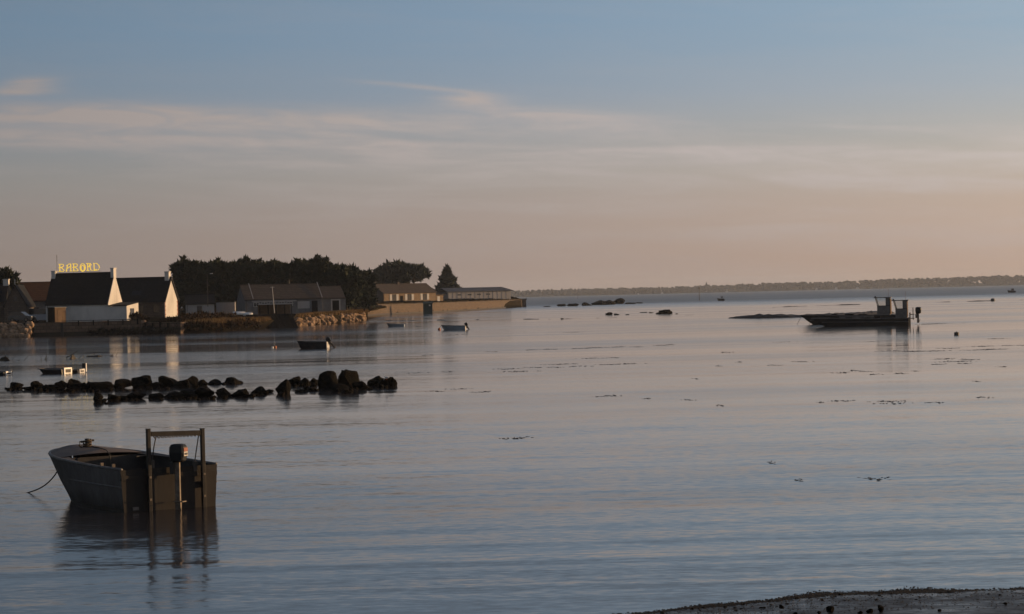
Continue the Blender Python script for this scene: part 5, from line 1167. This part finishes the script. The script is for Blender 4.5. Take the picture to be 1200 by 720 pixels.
def small_boats():
    e = dinghy('motor_dinghy', 'dark navy dinghy with black outboard, moored beyond the breakwater', 348, 384, 409.0, R(-6), 1.3, .54, M['navy_hull'], M['inside'], 1, aft_m=M['white_boat'], tilt=R(-38))
    MB().lathe([(.02, 0), (.12, .05), (.14, .18), (.1, .3), (.02, .34)], 8, Matrix.Translation((.5, -.12, .18))).build('fender', M['white_boat'], e)
    e = dinghy('motor_dinghy', 'small blue-grey dinghy with white stern and red bow buoy', 517, 545.5, 387.2, R(-5), 1.3, .48, M['blue_hull'], M['white_boat'], 2, aft_m=M['white_boat'], tilt=R(-30))
    p = W(514.8, 387.0); b = empty('bow_buoy', p, 0, 'small red buoy floating at the blue-grey dinghy bow', 'buoy')
    MB().lathe([(.03, -.12), (.16, -.05), (.19, .08), (.14, .22), (.03, .27)], 10).build('float', M['buoy_orange'], b, smooth=True); MB().lathe([(.03, .27), (.035, .34)], 6).build('eye', M['iron'], b)
    dinghy('half_sunk_skiff', 'low blue skiff lying half sunk by the mudbank', 453, 474, 383.2, R(-4), 1.1, .30, M['blue_hull'], M['inside'], 3, motor=False, sh=.22)
    # three low skiffs with sunlit square sterns behind the breakwater
    for x0, x1, y, rz, lab, mast in ((44, 79, 438.6, R(-28), 'low dark skiff with bright white sunlit stern behind the breakwater', 0), (66, 95.5, 437.6, R(-18), 'low skiff with a short upright motor, next to the white-sterned one', 1), (-16, 9.5, 440.2, R(-20), 'low skiff with small pale stern cut by the photo edge', 0)):
        big = x0 == 44
        e = dinghy('low_skiff', lab, x0, x1, y, rz, 1.15 if big else 1.0, .24 if big else .17, M['navy_hull'], M['inside'], 5, motor=False, sh=.06)
        hz = .34 if big else .22; w = .36 if big else .32
        part('stern_frame', M['white_boat'], e, (-w, -w + .1, -.06, -.004, -.05, hz), (w - .1, w, -.06, -.004, -.05, hz), (-w + .1, w - .1, -.06, -.004, hz - .09, hz)); part('stern_panel', M['frame_dark'], e, (-w + .102, w - .102, -.04, -.004, .05, hz - .092))
        part('stern_board', M['white_boat'], e, (-w + .102, w - .102, -.06, -.004, -.05, .045))
        if mast: MB().box(-.09, .09, -.3, -.1, .28, .55).build('motor_cowl', M['black_plastic'], e); MB().box(-.05, .05, -.33, -.303, .05, .55).build('motor_shroud', M['white_boat'], e)
    # launch near the channel marker and a second one far out
    for px0, px1, y, lab in ((840.5, 849, 353.0, 'tiny launch with pale cabin anchored by the channel marker'), (1180.5, 1190, 343.2, 'tiny dark launch far out near the photo edge')):
        a = W(px0, y); Lb = (W(px1, y - (px1 - px0) * math.tan(ROLL)) - a).length
        e = dinghy('far_launch', lab, px0, px1, y, R(-2), 1.4, .8, M['navy_hull'], M['inside'], 7, motor=False, sh=.3)
        far = px0 > 1000
        part('cabin', M['cabin_grey'] if far else M['white_boat'], e, (-.5, .5, Lb * .2, Lb * .5, .5, 1.7)); part('cabin_roof', M['iron'], e, (-.6, .6, Lb * .15, Lb * .55, 1.703, 1.8)); part('window', M['glass'], e, (-.53, -.503, Lb * .25, Lb * .45, 1.2, 1.6))
        if not far: part('stern_box', M['white_boat'], e, (-.5, .5, .02, Lb * .15, .5, 1.2))
    # markers
    p = W(819.6, 352.4); e = empty('channel_marker', p, 0, 'thin channel marker pole standing in the open water', 'marker')
    hgt = at(819.6, 338.4, p.y).z
    MB().tube([(0, 0, -1), (0, 0, hgt)], [.16, .1], 8).build('pole', M['iron'], e); MB().lathe([(.3, hgt + .02), (.3, hgt + .5), (.05, hgt + .52)], 8).build('topmark', M['iron'], e)
    p = W(675, 352); e = empty('channel_marker', W(677, 350.6), 0, 'faint far pole standing off the reef', 'marker')
    MB().tube([(0, 0, -1), (0, 0, 5)], [.15, .1], 6).build('pole', M['iron'], e); MB().lathe([(.25, 5.02), (.25, 5.4)], 6).build('topmark', M['iron'], e)
    for k, (x, y, r, mat, lab) in enumerate([(1121, 392.8, .2, M['buoy_dark'], 'dark drum buoy floating past the barge motors'), (1163.5, 352.9, .5, M['buoy_dark'], 'far dark buoy on the weed line past the barges'), (322.5, 407.6, .13, M['buoy_orange'], 'small orange buoy between quay and navy dinghy'), (319.3, 407.9, .1, M['white_boat'], 'small white float beside the orange buoy'), (1097.5, 363, .3, M['buoy_dark'], 'small dark buoy upstream of the far weed line')][:4]):
        p = W(x, y); e = empty('mooring_buoy', p, 0, lab, 'buoy')
        MB().lathe([(r * .3, -r), (r * .95, -r * .9), (r, 0), (r * .95, r * 1.05), (r * .3, r * 1.15)], 12).build('float', mat, e); MB().lathe([(r * .12, r * 1.15), (r * .14, r * 1.5)], 6).build('eye', M['iron'], e)
small_boats()

def gull(label, p, rz):
    e = empty('gull', p, rz, label, 'gull', 'gulls'); e.scale = (.6, .6, .6)
    rg = []
    for x, w, z, h in ((-.2, .012, .16, .01), (-.12, .05, .15, .05), (-.02, .075, .15, .08), (.08, .07, .17, .08), (.13, .04, .22, .06), (.16, .042, .27, .045), (.20, .03, .28, .03), (.215, .012, .275, .012), (.26, .006, .268, .006)):
        rg.append([(x, w * math.cos(a), z + h * math.sin(a)) for a in [k * math.pi / 4 for k in range(8)]])
    b = MB().rings(rg).build('body', M['gull_white'], e, smooth=True)
    for s in (-1, 1):
        MB().add([(.07, s * .07, .2), (-.02, s * .085, .19), (-.24, s * .03, .17), (-.1, s * .075, .13), (.05, s * .075, .15)], [(0, 1, 2, 3, 4)]).build('wing', M['gull_grey'], b)
        MB().tube([(0, s * .03, .1), (0, s * .03, -.02)], .008, 4).build('leg', M['buoy_orange'], e)
p = W(454, 455.5); gull('white gull standing on the outermost breakwater rock', at(453, 445.2, p.y - .1), R(160))
gull('white gull on the water below the boulder bank', W(31, 397.6) + Vector((0, 0, -.1)), R(20))

# ------------------------------------------------------------------ foreshore details
def foreshore():
    rng = random.Random(31); b = MB()
    oct_f = [(0, 2, 4), (2, 1, 4), (1, 3, 4), (3, 0, 4), (2, 0, 5), (1, 2, 5), (3, 1, 5), (0, 3, 5)]
    def blob(c, r, h):
        b.add([c + Vector(v) for v in ((-r, 0, 0), (r, 0, 0), (0, -r * .7, 0), (0, r * .7, 0), (r * rng.uniform(-.4, .4), 0, h), (0, 0, -h * .5))], oct_f)
    vis = [q for q in BEACH if 1.0 < q.x < 12]
    for _ in range(22000):
        i = rng.randrange(len(vis) - 1); q = vis[i].lerp(vis[i + 1], rng.random()); wv = .07 * mnoise.noise((q.x * 2.2, q.y * 2.2, 1)); dn = .5 + .9 * mnoise.noise((q.x * .9, 3, 0))
        if rng.random() > 1.3 * dn: continue
        blob(q + Vector((0, wv - .03 + rng.gauss(0, .06 + .16 * dn ** 2), .002)), rng.uniform(.006, .024), rng.uniform(.002, .008))
    for _ in range(4200):
        q = rng.choice(vis); c = q + Vector((rng.uniform(-.1, .1), -abs(rng.gauss(0, 1.1)) - .1, .03)); blob(c, rng.uniform(.004, .014), rng.uniform(.003, .009))
    o = b.build('wrack', M['weed']); tag(o, 'dark strand of weed and grit along the wet beach edge', 'wrack', kind='stuff')
    pb = MB()
    for _ in range(260):
        q = rng.choice(vis); c = q + Vector((rng.uniform(-.1, .1), -abs(rng.gauss(.25, .7)) - .1, 0)); r = rng.uniform(.008, .03); hh = r * rng.uniform(.5, .9)
        pb.rings([[(c.x + r * k_ * math.cos(a) * rng.uniform(.8, 1.1), c.y + r * k_ * math.sin(a), z * hh) for a in [j * 1.047 for j in range(6)]] for k_, z in ((.9, 0.0), (1.0, .45), (.75, .9), (.25, 1.1))])
    tag(pb.build('pebbles', M['rock'], smooth=True), 'scattered dark pebbles on the wet beach', 'pebbles', kind='stuff')
    for k, (x, y, w, h, lab) in enumerate([(973, 717.2, 8, 6, 'largest dark pointed stone on the wet beach'), (916, 712.5, 5, 3.5, 'round dark stone on the wet beach nearest the water tip'), (1019, 718, 7, 4, 'dark stone beside the upright one on the beach'), (1032, 717, 6, 7, 'upright dark stone on the wet beach'), (1008, 719, 5, 2.5, 'flat small stone between the pointed and upright ones'), (960, 719, 4, 2.5, 'small stone just beside the largest pointed stone'), (932, 719.5, 5, 2, 'low brownish stone at the bottom edge of the photo'), (1101, 716, 4, 2, 'small lone stone on the open part of the beach'), (1178, 708, 4, 1.6, 'tiny stone on the beach toward the photo edge')]):
        p = W(x, y, .04); me = rock_mesh(900 + k, 2); me.materials.append(M['rock']); o = bpy.data.objects.new('beach_stone', me); col.objects.link(o); kk = ppm(p.y)
        o.location = p - Vector((0, 0, .012)); o.scale = (1.25 * w / kk, w / kk, 1.15 * h / kk + .012); tag(o, lab, 'stone', 'stones on the wet beach')
foreshore()

# ------------------------------------------------------------------ the air
def haze():
    m = bpy.data.materials.new('dusk_haze'); m.use_nodes = True
    t = NT(m.node_tree); v = t.n('ShaderNodeVolumePrincipled'); out = t.n('ShaderNodeOutputMaterial'); t.l(v.outputs[0], out.inputs['Volume'])
    v.inputs['Color'].default_value = (0.76, 0.84, 0.98, 1); v.inputs['Density'].default_value = HAZE; v.inputs['Anisotropy'].default_value = 0.2
    o = MB().box(-4300, 4300, -120, 7400, -2.0, 42.0).build('haze', m); o['kind'] = 'stuff'; o['label'] = 'thin dusk haze over the bay'
HAZE = 6.5e-5
haze()
